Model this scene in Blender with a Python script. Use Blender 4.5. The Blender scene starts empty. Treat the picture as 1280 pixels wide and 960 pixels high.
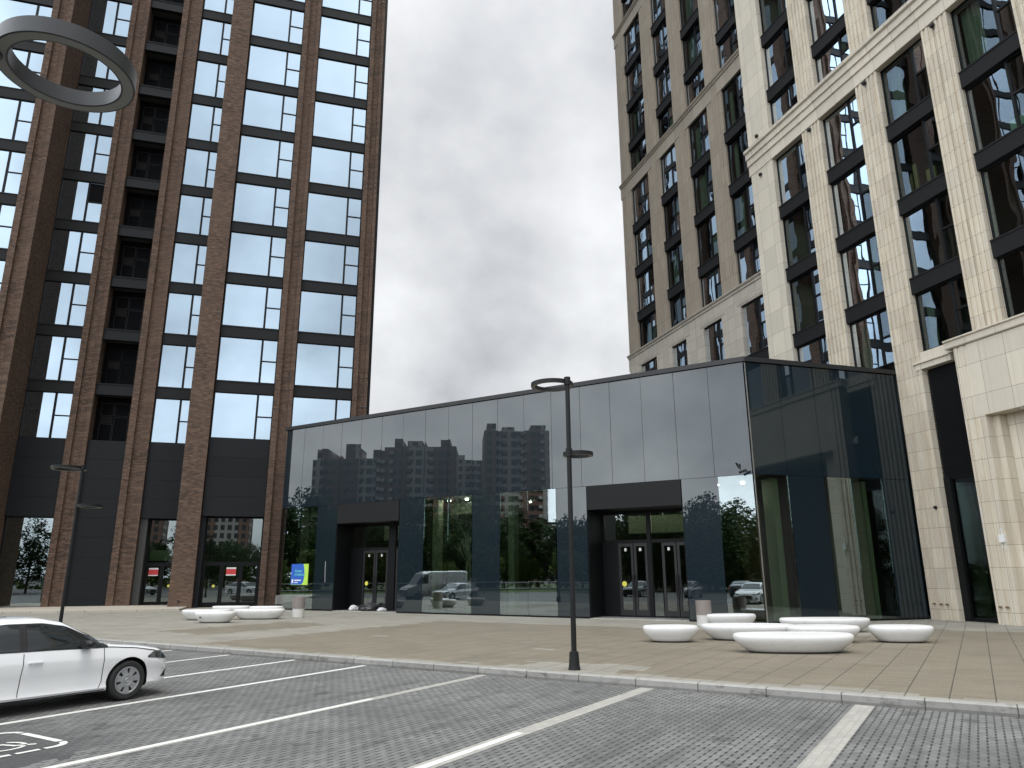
import bpy, bmesh, math, random
from mathutils import Vector, Matrix
random.seed(7)
R_ = math.radians
S = bpy.context.scene
COL = S.collection

# ------------------------------------------------------------------ frames
H = 1.95
F_PX = 908.05
PITCH, ROLL, YAW = R_(14.695), R_(-0.301), R_(16.902)
PD = R_(58.275 - 16.902)
CX, CY = 18.5, 26.14                         # street corner of the glass pavilion
PDIR = (-math.sin(PD), math.cos(PD)); PN = (-math.cos(PD), -math.sin(PD))
hd = Vector((math.sin(YAW), math.cos(YAW), 0)); rt = Vector((math.cos(YAW), -math.sin(YAW), 0))
FW = hd * math.cos(PITCH) + Vector((0, 0, math.sin(PITCH))); UP = rt.cross(FW)
R2 = math.cos(ROLL) * rt + math.sin(ROLL) * UP; U2 = -math.sin(ROLL) * rt + math.cos(ROLL) * UP
CAM = Vector((0, 0, H))

def W(a, b, z): return (a, b, z)
def PF(s, n, z): return (CX + s*PDIR[0] + n*PN[0], CY + s*PDIR[1] + n*PN[1], z)
def to_px(p):
    q = Vector(p) - CAM; d = q.dot(FW)
    if d < 0.1: return None
    return (640 + F_PX*q.dot(R2)/d, 480 - F_PX*q.dot(U2)/d)
def in_view(p, m=40):
    q = to_px(p)
    return q is not None and -m < q[0] < 1280+m and -m < q[1] < 960+m

# ------------------------------------------------------------------ mesh helpers
class MB:
    def __init__(s): s.v = []; s.f = []; s.mi = []; s.sm = False
    def quad(s, pts, mi=0):
        k = len(s.v); s.v += [tuple(p) for p in pts]; s.f.append(tuple(range(k, k+len(pts)))); s.mi.append(mi); return s
    def box(s, a0, a1, b0, b1, z0, z1, fr=W, mi=0):
        k = len(s.v)
        a0, a1 = min(a0, a1), max(a0, a1); b0, b1 = min(b0, b1), max(b0, b1)
        s.v += [fr(a, b, z) for z in (z0, z1) for b in (b0, b1) for a in (a0, a1)]
        s.f += [(k, k+2, k+3, k+1), (k+4, k+5, k+7, k+6), (k, k+1, k+5, k+4), (k+2, k+6, k+7, k+3), (k, k+4, k+6, k+2), (k+1, k+3, k+7, k+5)]
        s.mi += [mi]*6; return s
    def prism(s, poly, z0, z1, fr=W, mi=0, cuts=None):
        zs = cuts or [z0, z1]; n = len(poly); k = len(s.v)
        for z in zs: s.v += [fr(a, b, z) for a, b in poly]
        for j in range(len(zs)-1):
            for i in range(n):
                i2 = (i+1) % n
                s.f.append((k+j*n+i, k+j*n+i2, k+(j+1)*n+i2, k+(j+1)*n+i)); s.mi.append(mi)
        s.f.append(tuple(k+i for i in reversed(range(n)))); s.f.append(tuple(k+(len(zs)-1)*n+i for i in range(n))); s.mi += [mi]*2
        return s
    def lathe(s, prof, c=(0, 0, 0), seg=24, axis='z', mi=0, sx=1, sy=1, caps=True):
        k = len(s.v); m = len(prof)
        for i in range(seg):
            t = 2*math.pi*i/seg
            for r, h in prof:
                x, y = r*math.cos(t)*sx, r*math.sin(t)*sy
                p = (x, y, h) if axis == 'z' else ((x, h, y) if axis == 'y' else (h, x, y))
                s.v.append((c[0]+p[0], c[1]+p[1], c[2]+p[2]))
        for i in range(seg):
            i2 = (i+1) % seg
            for j in range(m-1):
                s.f.append((k+i*m+j, k+i2*m+j, k+i2*m+j+1, k+i*m+j+1)); s.mi.append(mi)
        if caps:
            s.f.append(tuple(k+i*m for i in reversed(range(seg)))); s.f.append(tuple(k+i*m+m-1 for i in range(seg))); s.mi += [mi]*2
        return s
    def tube(s, p0, p1, r0, r1, seg=8, mi=0):
        p0, p1 = Vector(p0), Vector(p1); d = (p1-p0).normalized()
        a = d.orthogonal().normalized(); b = d.cross(a); k = len(s.v)
        for p, r in ((p0, r0), (p1, r1)):
            for i in range(seg):
                t = 2*math.pi*i/seg; s.v.append(tuple(p + a*r*math.cos(t) + b*r*math.sin(t)))
        for i in range(seg):
            i2 = (i+1) % seg; s.f.append((k+i, k+i2, k+seg+i2, k+seg+i)); s.mi.append(mi)
        s.f.append(tuple(k+i for i in reversed(range(seg)))); s.f.append(tuple(k+seg+i for i in range(seg))); s.mi += [mi]*2
        return s
    def ring(s, c, ro, ri, z0, z1, seg=64, mi=0, mi_in=None):
        k = len(s.v); mi_in = mi if mi_in is None else mi_in
        for i in range(seg):
            t = 2*math.pi*i/seg; ca, sa = math.cos(t), math.sin(t)
            s.v += [(c[0]+ro*ca, c[1]+ro*sa, z0), (c[0]+ro*ca, c[1]+ro*sa, z1), (c[0]+ri*ca, c[1]+ri*sa, z1), (c[0]+ri*ca, c[1]+ri*sa, z0)]
        for i in range(seg):
            a, b = k+4*i, k+4*((i+1) % seg)
            s.f += [(a, b, b+1, a+1), (a+1, b+1, b+2, a+2), (a+2, b+2, b+3, a+3), (a+3, b+3, b, a)]
            s.mi += [mi, mi, mi, mi_in]
        return s
    def grid(s, fn, nu, nv, mi=0):
        k = len(s.v)
        for i in range(nu+1):
            for j in range(nv+1): s.v.append(tuple(fn(i/nu, j/nv)))
        for i in range(nu):
            for j in range(nv):
                a = k+i*(nv+1)+j; s.f.append((a, a+nv+1, a+nv+2, a+1)); s.mi.append(mi)
        return s
    def mesh(s, name, mats):
        me = bpy.data.meshes.new(name); me.from_pydata(s.v, [], s.f)
        for m in (mats if isinstance(mats, (list, tuple)) else [mats]): me.materials.append(m)
        for p, i in zip(me.polygons, s.mi): p.material_index = i
        me.update()
        bm = bmesh.new(); bm.from_mesh(me); bmesh.ops.recalc_face_normals(bm, faces=bm.faces); bm.to_mesh(me); bm.free()
        return me

def link(o, parent=None):
    COL.objects.link(o)
    if parent is not None:
        o.parent = parent
        o.matrix_parent_inverse = ROOTM[parent.name].inverted() if parent.name in ROOTM else Matrix()
    return o
ROOTM = {}
def tag(o, label=None, cat=None, group=None, kind=None):
    if label: o['label'] = label
    if cat: o['category'] = cat
    if group: o['group'] = group
    if kind: o['kind'] = kind
    return o
def root(name, loc, label, cat, group=None, rz=0.0):
    o = bpy.data.objects.new(name, None); COL.objects.link(o)
    o.location = loc; o.rotation_euler = (0, 0, rz); o.empty_display_size = .3
    return tag(o, label, cat, group)
def wroot(name, loc, label, cat, group=None):
    """root whose parts are modelled in world coordinates"""
    o = root(name, loc, label, cat, group); ROOTM[o.name] = Matrix.Translation(loc); return o
def obj(name, mb, mats, parent=None, smooth=False, label=None, kind=None):
    me = mb.mesh(name, mats)
    o = bpy.data.objects.new(name, me)
    if parent is not None and parent.name in ROOTM: ROOTM[o.name] = Matrix()   # sub-parts share world coordinates
    link(o, parent)
    if parent is not None and parent.name in ROOTM and parent.type == 'MESH': o.matrix_parent_inverse = Matrix()
    if smooth:
        for p in me.polygons: p.use_smooth = True
        try: me.set_sharp_from_angle(angle=R_(35 if smooth is True else smooth))
        except Exception: pass
    if label: o['label'] = label
    if kind: o['kind'] = kind
    return o
def bevel(o, w=.01, seg=2):
    m = o.modifiers.new('bev', 'BEVEL'); m.width = w; m.segments = seg; m.limit_method = 'ANGLE'; m.angle_limit = R_(40); return o

# ------------------------------------------------------------------ material helpers
class NT:
    def __init__(s, name):
        s.m = bpy.data.materials.new(name); s.m.use_nodes = True; s.t = s.m.node_tree; s.n = s.t.nodes; s.n.clear()
        s.out = s.n.new('ShaderNodeOutputMaterial')
    def add(s, typ, **kw):
        nd = s.n.new('ShaderNode'+typ)
        for k, v in kw.items():
            if k.startswith('i_'):
                key = k[2:].replace('_', ' '); 
                if key.isdigit(): key = int(key)
                s.set(nd.inputs[key], v)
            else: setattr(nd, k, v)
        return nd
    def set(s, sock, v):
        if hasattr(v, 'bl_rna') and isinstance(v, bpy.types.NodeSocket): s.t.links.new(v, sock)
        else:
            if isinstance(v, (tuple, list)) and len(v) == 3 and sock.type == 'RGBA': v = (*v, 1)
            sock.default_value = v
    def math(s, op, a, b=0.0, c=None, clamp=False):
        nd = s.n.new('ShaderNodeMath'); nd.operation = op; nd.use_clamp = clamp
        s.set(nd.inputs[0], a); s.set(nd.inputs[1], b)
        if c is not None: s.set(nd.inputs[2], c)
        return nd.outputs[0]
    def mix(s, fac, a, b, typ='MIX'):
        nd = s.n.new('ShaderNodeMix'); nd.data_type = 'RGBA'; nd.blend_type = typ
        s.set(nd.inputs[0], fac); s.set(nd.inputs[6], a); s.set(nd.inputs[7], b); return nd.outputs[2]
    def ramp(s, fac, stops, interp='LINEAR'):
        nd = s.n.new('ShaderNodeValToRGB'); nd.color_ramp.interpolation = interp
        e = nd.color_ramp.elements
        while len(e) < len(stops): e.new(.5)
        for x, (p, c) in zip(e, stops): x.position = p; x.color = (*c, 1) if len(c) == 3 else c
        s.set(nd.inputs[0], fac); return nd.outputs[0]
    def pos(s): return s.add('NewGeometry').outputs['Position']
    def sep(s, v): return s.add('SeparateXYZ', i_0=v).outputs
    def comb(s, x, y, z=0.0): return s.add('CombineXYZ', i_0=x, i_1=y, i_2=z).outputs[0]
    def noise(s, vec, scale, detail=4.0, rough=.55, out='Fac'):
        return s.add('TexNoise', i_Vector=vec, i_Scale=scale, i_Detail=detail, i_Roughness=rough).outputs[out]
    def bump(s, h, strength=.3, dist=.02, normal=None):
        nd = s.add('Bump', i_Height=h, i_Strength=strength, i_Distance=dist)
        if normal is not None: s.set(nd.inputs['Normal'], normal)
        return nd.outputs[0]
    def pbsdf(s, color, rough=.6, metal=0.0, spec=.5, normal=None, coat=0.0, emit=None, es=0.0, **kw):
        b = s.add('BsdfPrincipled')
        s.set(b.inputs['Base Color'], color); s.set(b.inputs['Roughness'], rough); s.set(b.inputs['Metallic'], metal)
        s.set(b.inputs['Specular IOR Level'], spec)
        if coat: b.inputs['Coat Weight'].default_value = coat
        if normal is not None: s.set(b.inputs['Normal'], normal)
        if emit is not None: s.set(b.inputs['Emission Color'], emit); s.set(b.inputs['Emission Strength'], es)
        return b.outputs[0]
    def done(s, sh): s.t.links.new(sh, s.out.inputs[0]); return s.m

def m_plain(name, col, rough=.6, metal=0.0, spec=.5, var=.12, scale=3.0, coat=0.0, bump=0.0):
    t = NT(name); p = t.pos()
    n = t.noise(p, scale, 5)
    c = t.mix(n, tuple(x*(1-var) for x in col), tuple(min(1, x*(1+var)) for x in col))
    rr = t.math('MULTIPLY_ADD', n, .15, rough-.07, clamp=True)
    nm = t.bump(t.noise(p, scale*20, 3), bump, .01) if bump else None
    return t.done(t.pbsdf(c, rr, metal, spec, nm, coat))

def m_emit(name, col, s):
    t = NT(name); return t.done(t.pbsdf(col, .5, emit=col, es=s))

def sn(t):
    """coordinates along / away from the pavilion face"""
    p = t.pos()
    q = t.add('VectorMath', operation='SUBTRACT', i_0=p); q.inputs[1].default_value = (CX, CY, 0)
    a = t.add('VectorMath', operation='DOT_PRODUCT', i_0=q.outputs[0]); a.inputs[1].default_value = (*PDIR, 0)
    b = t.add('VectorMath', operation='DOT_PRODUCT', i_0=q.outputs[0]); b.inputs[1].default_value = (*PN, 0)
    return a.outputs['Value'], b.outputs['Value'], p

def m_brick():
    t = NT('dark_brick'); x, y, z = t.sep(t.pos())[:3]
    v = t.comb(t.math('ADD', x, y), z)
    bt = t.add('TexBrick', i_Vector=v, i_Scale=1.0)
    for k, q in (('Mortar Size', .009), ('Mortar Smooth', .15), ('Bias', 0.0), ('Brick Width', .26), ('Row Height', .082)): bt.inputs[k].default_value = q
    bt.inputs['Color1'].default_value = (.150, .088, .060, 1); bt.inputs['Color2'].default_value = (.048, .032, .025, 1)
    bt.inputs['Mortar'].default_value = (.075, .066, .058, 1)
    v2 = t.comb(t.math('MULTIPLY', t.math('ADD', x, y), 3.8), t.math('MULTIPLY', z, 12.2))
    wn = t.add('TexWhiteNoise', noise_dimensions='2D')
    fl = t.add('VectorMath', operation='FLOOR', i_0=v2); t.set(wn.inputs['Vector'], fl.outputs[0])
    c = t.mix(t.math('MULTIPLY', t.math('GREATER_THAN', wn.outputs['Value'], .82), .45), bt.outputs['Color'], (.20, .135, .095))
    big = t.noise(t.pos(), .35, 4)
    c = t.mix(t.ramp(big, [(.35, (0, 0, 0)), (.7, (1, 1, 1))]), c, t.mix(.5, c, (.14, .092, .066)))
    # pale salts near the ground
    low = t.math('MULTIPLY', t.ramp(z, [(0, (1, 1, 1)), (1, (0, 0, 0))]), .35)
    c = t.mix(low, c, (.19, .125, .09))
    nm = t.bump(bt.outputs['Fac'], .5, -.012)
    return t.done(t.pbsdf(c, .85, spec=.25, normal=nm))

def m_stone(name, c1, c2, streak=.5, joint_h=.84, z_off=.4, joint_w=.62, rough=.7):
    t = NT(name); x, y, z = t.sep(t.pos())[:3]
    h = t.math('ADD', t.math('MULTIPLY', x, .6), y)
    st = t.noise(t.comb(t.math('MULTIPLY', h, 9.0), t.math('MULTIPLY', z, .35)), 1.0, 6, .6)
    st2 = t.noise(t.comb(t.math('MULTIPLY', h, 28.0), t.math('MULTIPLY', z, 1.2)), 1.0, 3, .6)
    blot = t.noise(t.pos(), 1.6, 6, .6)
    fac = t.ramp(st, [(.38, (0, 0, 0)), (.62, (1, 1, 1))])
    c = t.mix(t.math('MULTIPLY', fac, streak), c1, c2)
    c = t.mix(t.math('MULTIPLY', st2, .22), c, tuple(k*.72 for k in c2))
    c = t.mix(t.math('MULTIPLY', t.ramp(blot, [(.4, (0, 0, 0)), (.75, (1, 1, 1))]), .3), c, tuple(k*.82 for k in c1))
    # each slab its own tone, thin dark joints
    bt = t.add('TexBrick', i_Vector=t.comb(h, t.math('ADD', z, z_off)), i_Scale=1.0)
    for k, q in (('Mortar Size', .009), ('Mortar Smooth', .1), ('Bias', 0.0), ('Brick Width', joint_w), ('Row Height', joint_h)): bt.inputs[k].default_value = q
    bt.offset = 0.0
    bt.inputs['Color1'].default_value = (1, 1, 1, 1); bt.inputs['Color2'].default_value = (.86, .86, .87, 1); bt.inputs['Mortar'].default_value = (.42, .38, .33, 1)
    c = t.mix(1.0, c, bt.outputs['Color'], 'MULTIPLY')
    # rain streaks
    rn = t.noise(t.comb(t.math('MULTIPLY', h, 4.0), t.math('MULTIPLY', z, .12)), 1.0, 5, .6)
    c = t.mix(t.math('MULTIPLY', t.ramp(rn, [(.55, (0, 0, 0)), (.75, (1, 1, 1))]), .18), c, (.2, .17, .13))
    nm = t.bump(t.math('ADD', st2, t.math('MULTIPLY', bt.outputs['Fac'], -2.0)), .25, .006)
    return t.done(t.pbsdf(c, rough, spec=.35, normal=nm))

def m_glass(name, refl, tint=(.25, .32, .30), rc=(.86, .93, 1.0), wob=.0, wscale=.7, base=None, edge=.25, dirt=.0):
    """coated window glass: part mirror, part see-through (or opaque back-painted when base is given)"""
    t = NT(name)
    nm = None
    if wob:
        p = t.pos()
        mp = t.add('Mapping', i_Vector=p); mp.inputs['Scale'].default_value = (1, 1, .55)
        nm = t.bump(t.noise(mp.outputs[0], wscale, 2, .45), 1.0, wob)
    g = t.add('BsdfGlossy', i_Color=rc, i_Roughness=.004 if not dirt else dirt)
    lw = t.add('LayerWeight', i_Blend=edge)
    if nm is not None: t.set(g.inputs['Normal'], nm)
    fac = t.math('ADD', t.math('MULTIPLY', lw.outputs['Fresnel'], 1-refl), refl, clamp=True)
    if base is None: b = t.add('BsdfTransparent', i_Color=tint).outputs[0]
    else:
        n = t.noise(t.pos(), 1.5, 4)
        b = t.pbsdf(t.mix(n, tuple(k*.85 for k in base), tuple(k*1.15 for k in base)), .35, spec=.2)
    mx = t.add('MixShader', i_0=fac); t.t.links.new(b, mx.inputs[1]); t.t.links.new(g.outputs[0], mx.inputs[2])
    return t.done(mx.outputs[0])

def m_pavement():
    t = NT('plaza_paving'); s, n, p = sn(t)
    v = t.comb(s, n)
    ci = t.math('FLOOR', t.math('DIVIDE', t.math('ADD', s, .38), .635)); ri = t.math('FLOOR', t.math('DIVIDE', n, .3175))
    slab = t.add('TexWhiteNoise', noise_dimensions='2D', i_Vector=t.comb(ci, ri)).outputs['Value']
    ds = t.math('ABSOLUTE', t.math('SUBTRACT', t.math('FRACT', t.math('DIVIDE', t.math('ADD', s, .38), .635)), .5))
    dn = t.math('ABSOLUTE', t.math('SUBTRACT', t.math('FRACT', t.math('DIVIDE', n, .3175)), .5))
    jt = t.math('MAXIMUM', t.math('MULTIPLY', t.math('GREATER_THAN', ds, .484), .72), t.math('MULTIPLY', t.math('GREATER_THAN', dn, .478), .30))
    wob = t.math('MULTIPLY', t.math('SUBTRACT', t.noise(v, .5, 3), .5), 1.2)
    def band(x, lo, hi):
        return t.math('MULTIPLY', t.math('GREATER_THAN', x, lo), t.math('LESS_THAN', x, hi))
    fls = t.add('VectorMath', operation='SNAP', i_0=v); fls.inputs[1].default_value = (.63, .315, 1)
    wn = t.add('TexWhiteNoise', noise_dimensions='2D', i_Vector=fls.outputs[0]).outputs['Value']
    jit = t.math('MULTIPLY', t.math('SUBTRACT', wn, .5), .5)
    nn = t.math('ADD', n, jit); ss = t.math('ADD', s, jit)
    tan_ = t.math('MULTIPLY', band(nn, 4.3, 16.65), t.math('LESS_THAN', ss, 12.7))
    tan_ = t.math('MAXIMUM', tan_, t.math('MULTIPLY', band(nn, 8.2, 14.2), band(ss, 15.4, 18.6)))
    tan_ = t.math('MAXIMUM', tan_, t.math('MULTIPLY', band(nn, .5, 16.65), t.math('LESS_THAN', ss, -4.6)))
    lampsq = t.math('MULTIPLY', band(nn, 15.4, 17.0), band(ss, -1.0, 1.6))
    tan_ = t.math('MULTIPLY', tan_, t.math('SUBTRACT', 1.0, lampsq))
    odd = t.math('GREATER_THAN', wn, .9965)
    tan_ = t.math('MULTIPLY', tan_, t.math('SUBTRACT', 1.0, odd))
    sp = t.ramp(t.noise(p, 38, 4, .75), [(.3, (0, 0, 0)), (.7, (1, 1, 1))]); sp2 = t.noise(p, 9, 4, .65); big = t.noise(p, .7, 5, .6)
    st = t.noise(t.comb(t.math('MULTIPLY', s, .9), t.math('MULTIPLY', n, 5.0)), 1.0, 5, .65)
    ctan = t.mix(sp, (.085, .072, .05), (.325, .282, .21)); clight = t.mix(sp, (.20, .19, .16), (.42, .40, .345))
    c = t.mix(tan_, clight, ctan)
    c = t.mix(t.math('MULTIPLY', slab, .28), c, t.mix(.5, c, (.05, .045, .035)))
    c = t.mix(t.math('MULTIPLY', t.ramp(st, [(.42, (0, 0, 0)), (.68, (1, 1, 1))]), .42), c, (.27, .25, .205))
    c = t.mix(t.math('MULTIPLY', t.ramp(big, [(.45, (0, 0, 0)), (.75, (1, 1, 1))]), .35), c, (.09, .08, .065))
    c = t.mix(t.math('MULTIPLY', t.ramp(sp2, [(.6, (0, 0, 0)), (.8, (1, 1, 1))]), .25), c, (.1, .09, .075))
    c = t.mix(jt, c, (.03, .027, .022))
    h = t.math('ADD', t.math('MULTIPLY', sp, .4), t.math('MULTIPLY', jt, -1.0))
    return t.done(t.pbsdf(c, t.math('MULTIPLY_ADD', sp2, .3, .55), spec=.4, normal=t.bump(h, .5, .006)))

def m_pavers():
    t = NT('parking_pavers'); s, n, p = sn(t)
    v = t.comb(n, s)
    bt = t.add('TexBrick', i_Vector=v, i_Scale=1.0); bt.offset = .5
    for k, q in (('Mortar Size', .007), ('Mortar Smooth', .3), ('Bias', 0.0), ('Brick Width', .20), ('Row Height', .10)): bt.inputs[k].default_value = q
    bt.inputs['Color1'].default_value = (.185, .185, .18, 1); bt.inputs['Color2'].default_value = (.115, .115, .113, 1); bt.inputs['Mortar'].default_value = (.066, .066, .062, 1)
    # drainage slots between the rows
    sr = t.math('DIVIDE', s, .10); k_ = t.math('ROUND', sr); da = t.math('ABSOLUTE', t.math('SUBTRACT', sr, k_))
    db = t.math('ABSOLUTE', t.math('SUBTRACT', t.math('FRACT', t.math('ADD', t.math('DIVIDE', n, .20), t.math('MULTIPLY', k_, .5))), .5))
    hole = t.math('MULTIPLY', t.math('LESS_THAN', da, .14), t.math('MULTIPLY', t.math('LESS_THAN', db, .25), t.math('MULTIPLY_ADD', t.noise(p, 2.5, 4), 1.3, .2, clamp=True)))
    sp = t.noise(p, 90, 3, .7); big = t.noise(p, .45, 5, .6); md = t.noise(p, 3.0, 5, .65)
    c = t.mix(t.math('MULTIPLY', t.ramp(sp, [(.35, (0, 0, 0)), (.7, (1, 1, 1))]), .42), bt.outputs['Color'], (.33, .33, .32))
    c = t.mix(hole, c, (.02, .02, .019))
    c = t.mix(t.math('MULTIPLY', t.ramp(big, [(.42, (0, 0, 0)), (.62, (1, 1, 1))]), .42), c, (.075, .075, .074))
    c = t.mix(t.math('MULTIPLY', t.ramp(md, [(.55, (0, 0, 0)), (.8, (1, 1, 1))]), .35), c, (.28, .275, .26))
    oil = t.noise(p, 1.9, 4, .6)
    c = t.mix(t.math('MULTIPLY', t.ramp(oil, [(.60, (0, 0, 0)), (.68, (1, 1, 1))]), .55), c, (.045, .044, .042))
    tr = t.noise(t.comb(t.math('MULTIPLY', s, 3.2), t.math('MULTIPLY', n, .16)), 1.0, 5, .6)
    c = t.mix(t.math('MULTIPLY', t.ramp(tr, [(.52, (0, 0, 0)), (.66, (1, 1, 1))]), .38), c, (.05, .05, .048))
    # tyre-worn smooth dark patch of asphalt at the disabled bay
    wb = t.math('MULTIPLY', t.math('SUBTRACT', t.noise(p, 1.3, 3), .5), 1.1)
    a = t.math('MULTIPLY', t.ramp(t.math('MULTIPLY', t.math('SUBTRACT', t.math('ADD', n, wb), 24.7), .8), [(0, (0, 0, 0)), (1, (1, 1, 1))]), t.math('MULTIPLY', t.math('GREATER_THAN', t.math('ADD', s, wb), 2.35), t.math('LESS_THAN', s, 5.3)))
    asph = t.mix(sp, (.028, .028, .028), (.085, .085, .085))
    c = t.mix(t.math('MULTIPLY', a, .9), c, asph)
    h = t.math('ADD', t.math('MULTIPLY', t.math('ADD', bt.outputs['Fac'], hole), -1.0), t.math('MULTIPLY', sp, .3))
    return t.done(t.pbsdf(c, .75, spec=.35, normal=t.bump(h, .6, .008)))

def m_kerb():
    t = NT('kerb_granite'); s, n, p = sn(t)
    z = t.sep(p)[2]
    f = t.math('FRACT', t.math('DIVIDE', t.math('ADD', s, .3), 1.22))
    j = t.math('GREATER_THAN', t.math('ABSOLUTE', t.math('SUBTRACT', f, .5)), .492)
    wn = t.add('TexWhiteNoise', noise_dimensions='1D', i_W=t.math('FLOOR', t.math('DIVIDE', t.math('ADD', s, .3), 1.22))).outputs['Value']
    sp = t.noise(p, 60, 3, .7); md = t.noise(p, 4, 5, .65)
    c = t.mix(sp, (.2, .195, .18), (.42, .41, .385))
    c = t.mix(t.math('MULTIPLY', wn, .35), c, (.14, .135, .12))
    c = t.mix(t.math('MULTIPLY', t.ramp(md, [(.5, (0, 0, 0)), (.75, (1, 1, 1))]), .5), c, (.12, .115, .1))
    lowd = t.ramp(z, [(0, (0, 0, 0)), (1, (0, 0, 0))])
    hst = t.noise(t.comb(t.math('MULTIPLY', s, 3.0), t.math('MULTIPLY', z, 6.0)), 1.0, 5, .7)
    c = t.mix(t.math('MULTIPLY', t.ramp(hst, [(.55, (0, 0, 0)), (.68, (1, 1, 1))]), .7), c, (.07, .065, .05))
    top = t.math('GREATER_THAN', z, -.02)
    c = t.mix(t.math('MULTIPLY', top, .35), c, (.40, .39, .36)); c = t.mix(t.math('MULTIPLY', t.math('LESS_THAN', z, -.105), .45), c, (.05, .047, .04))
    c = t.mix(t.math('MULTIPLY', j, .8), c, (.04, .038, .03))
    return t.done(t.pbsdf(c, .8, spec=.3, normal=t.bump(md, .3, .01)))

def m_paint(name, col, wear=.35):
    t = NT(name); p = t.pos()
    n = t.noise(p, 14, 5, .7); g = t.noise(p, 70, 3, .7)
    c = t.mix(t.math('MULTIPLY', t.ramp(n, [(.5, (0, 0, 0)), (.72, (1, 1, 1))]), wear), col, (.17, .17, .165))
    c = t.mix(t.math('MULTIPLY', g, .25), c, tuple(k*.7 for k in col))
    return t.done(t.pbsdf(c, .7, spec=.3))

def m_bench():
    t = NT('white_bench_composite'); p = t.pos(); z = t.sep(p)[2]
    n = t.noise(p, 3.0, 5, .65); n2 = t.noise(p, 22, 4, .7)
    c = t.mix(t.math('MULTIPLY', t.ramp(n, [(.5, (0, 0, 0)), (.75, (1, 1, 1))]), .28), (.71, .705, .69), (.46, .44, .40))
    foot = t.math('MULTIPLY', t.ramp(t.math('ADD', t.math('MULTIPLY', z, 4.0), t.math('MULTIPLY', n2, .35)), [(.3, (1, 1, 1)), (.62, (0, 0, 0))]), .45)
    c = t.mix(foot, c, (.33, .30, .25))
    c = t.mix(t.math('MULTIPLY', t.math('GREATER_THAN', n2, .69), .4), c, (.35, .33, .3))
    return t.done(t.pbsdf(c, t.math('MULTIPLY_ADD', n, .3, .3), spec=.4))
def m_linestone():
    t = NT('pale_line_pavers'); s, n, p = sn(t)
    bt = t.add('TexBrick', i_Vector=t.comb(n, s), i_Scale=1.0); bt.offset = .5
    for k, q in (('Mortar Size', .006), ('Mortar Smooth', .3), ('Bias', 0.0), ('Brick Width', .20), ('Row Height', .10)): bt.inputs[k].default_value = q
    bt.inputs['Color1'].default_value = (.43, .42, .38, 1); bt.inputs['Color2'].default_value = (.36, .35, .32, 1); bt.inputs['Mortar'].default_value = (.31, .30, .27, 1)
    sp = t.noise(p, 70, 3, .75); md = t.noise(p, 5, 5, .65)
    c = t.mix(t.math('MULTIPLY', t.ramp(sp, [(.4, (0, 0, 0)), (.7, (1, 1, 1))]), .45), bt.outputs['Color'], (.22, .21, .19))
    c = t.mix(t.math('MULTIPLY', t.ramp(md, [(.5, (0, 0, 0)), (.75, (1, 1, 1))]), .4), c, (.19, .185, .17))
    return t.done(t.pbsdf(c, .8, spec=.3, normal=t.bump(bt.outputs['Fac'], .3, -.005)))
M = {}
M['brick'] = m_brick()
M['panel'] = m_plain('dark_metal_cladding', (.0105, .0118, .0138), .6, spec=.2, var=.1, scale=.6)
M['panel2'] = m_plain('dark_metal_louvre_cladding', (.009, .0095, .011), .6, spec=.2, var=.1)
M['frame'] = m_plain('black_window_frame', (.005, .0055, .006), .5, spec=.2, var=.15)
M['spandrel'] = m_plain('charcoal_spandrel', (.0135, .0138, .0142), .6, spec=.2, var=.15, scale=1.2)
M['spandrel_stone'] = m_plain('black_granite_spandrel', (.012, .012, .013), .7, spec=.2, var=.35, scale=14, bump=.2)
M['stone'] = m_stone('pale_travertine', (.73, .67, .55), (.59, .50, .375), .8)
M['stone_smooth'] = m_stone('cream_stone', (.71, .655, .54), (.63, .55, .43), .3, joint_h=1.33, joint_w=1.1)
M['taupe'] = m_stone('taupe_niche_panel', (.075, .06, .05), (.055, .045, .038), .4, joint_h=1.2, joint_w=.8)
M['stone_beige'] = m_stone('grey_beige_stone', (.35, .30, .235), (.29, .245, .185), .3, joint_w=.5, joint_h=1.33)
M['stone_light'] = m_stone('pale_grey_stone', (.52, .48, .41), (.44, .40, .33), .35, joint_w=.8)
M['cornice'] = m_stone('cornice_stone', (.70, .64, .53), (.62, .54, .43), .25, joint_h=50, joint_w=1.4)
M['cornice_beige'] = m_stone('beige_cornice_stone', (.36, .32, .26), (.3, .26, .21), .25, joint_h=50, joint_w=1.4)
M['g_left'] = m_glass('mirror_window_glass', .53, (.18, .22, .22), (.73, .88, 1.0), wob=.004, wscale=.35)
M['g_right'] = m_glass('tinted_window_glass', .15, (.42, .52, .46), (.80, .90, 1.0), wob=.008, wscale=.55)
M['g_clear'] = m_glass('coated_storefront_glass', .30, (.62, .70, .62), (.86, .94, 1.0), wob=.0008, wscale=.4)
M['g_rclear'] = m_glass('side_storefront_glass', .13, (.62, .70, .62), (.86, .94, 1.0), wob=.0015, wscale=.4)
M['g_door'] = m_glass('storefront_door_glass', .16, (.6, .68, .60), (.9, .95, 1.0), wob=.0008, wscale=.4)
M['g_dark'] = m_glass('back_painted_dark_glass', .088, rc=(.97, 1.0, .99), base=(.0025, .0105, .0165), wob=.0012, wscale=.35, edge=.08)
M['g_side'] = m_glass('back_painted_side_glass', .045, rc=(.97, 1.0, .99), base=(.0025, .0105, .0165), wob=.002, wscale=.35, edge=.06)
M['g_loggia'] = m_plain('unlit_loggia_glass', (.004, .0042, .005), .75, spec=.08)
M['loggia_grey'] = m_plain('loggia_frame_grey', (.05, .05, .052), .7, spec=.1)
M['white'] = m_plain('white_composite', (.74, .735, .72), .42, spec=.4, var=.05, scale=2); M['bench'] = m_bench()
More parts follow.
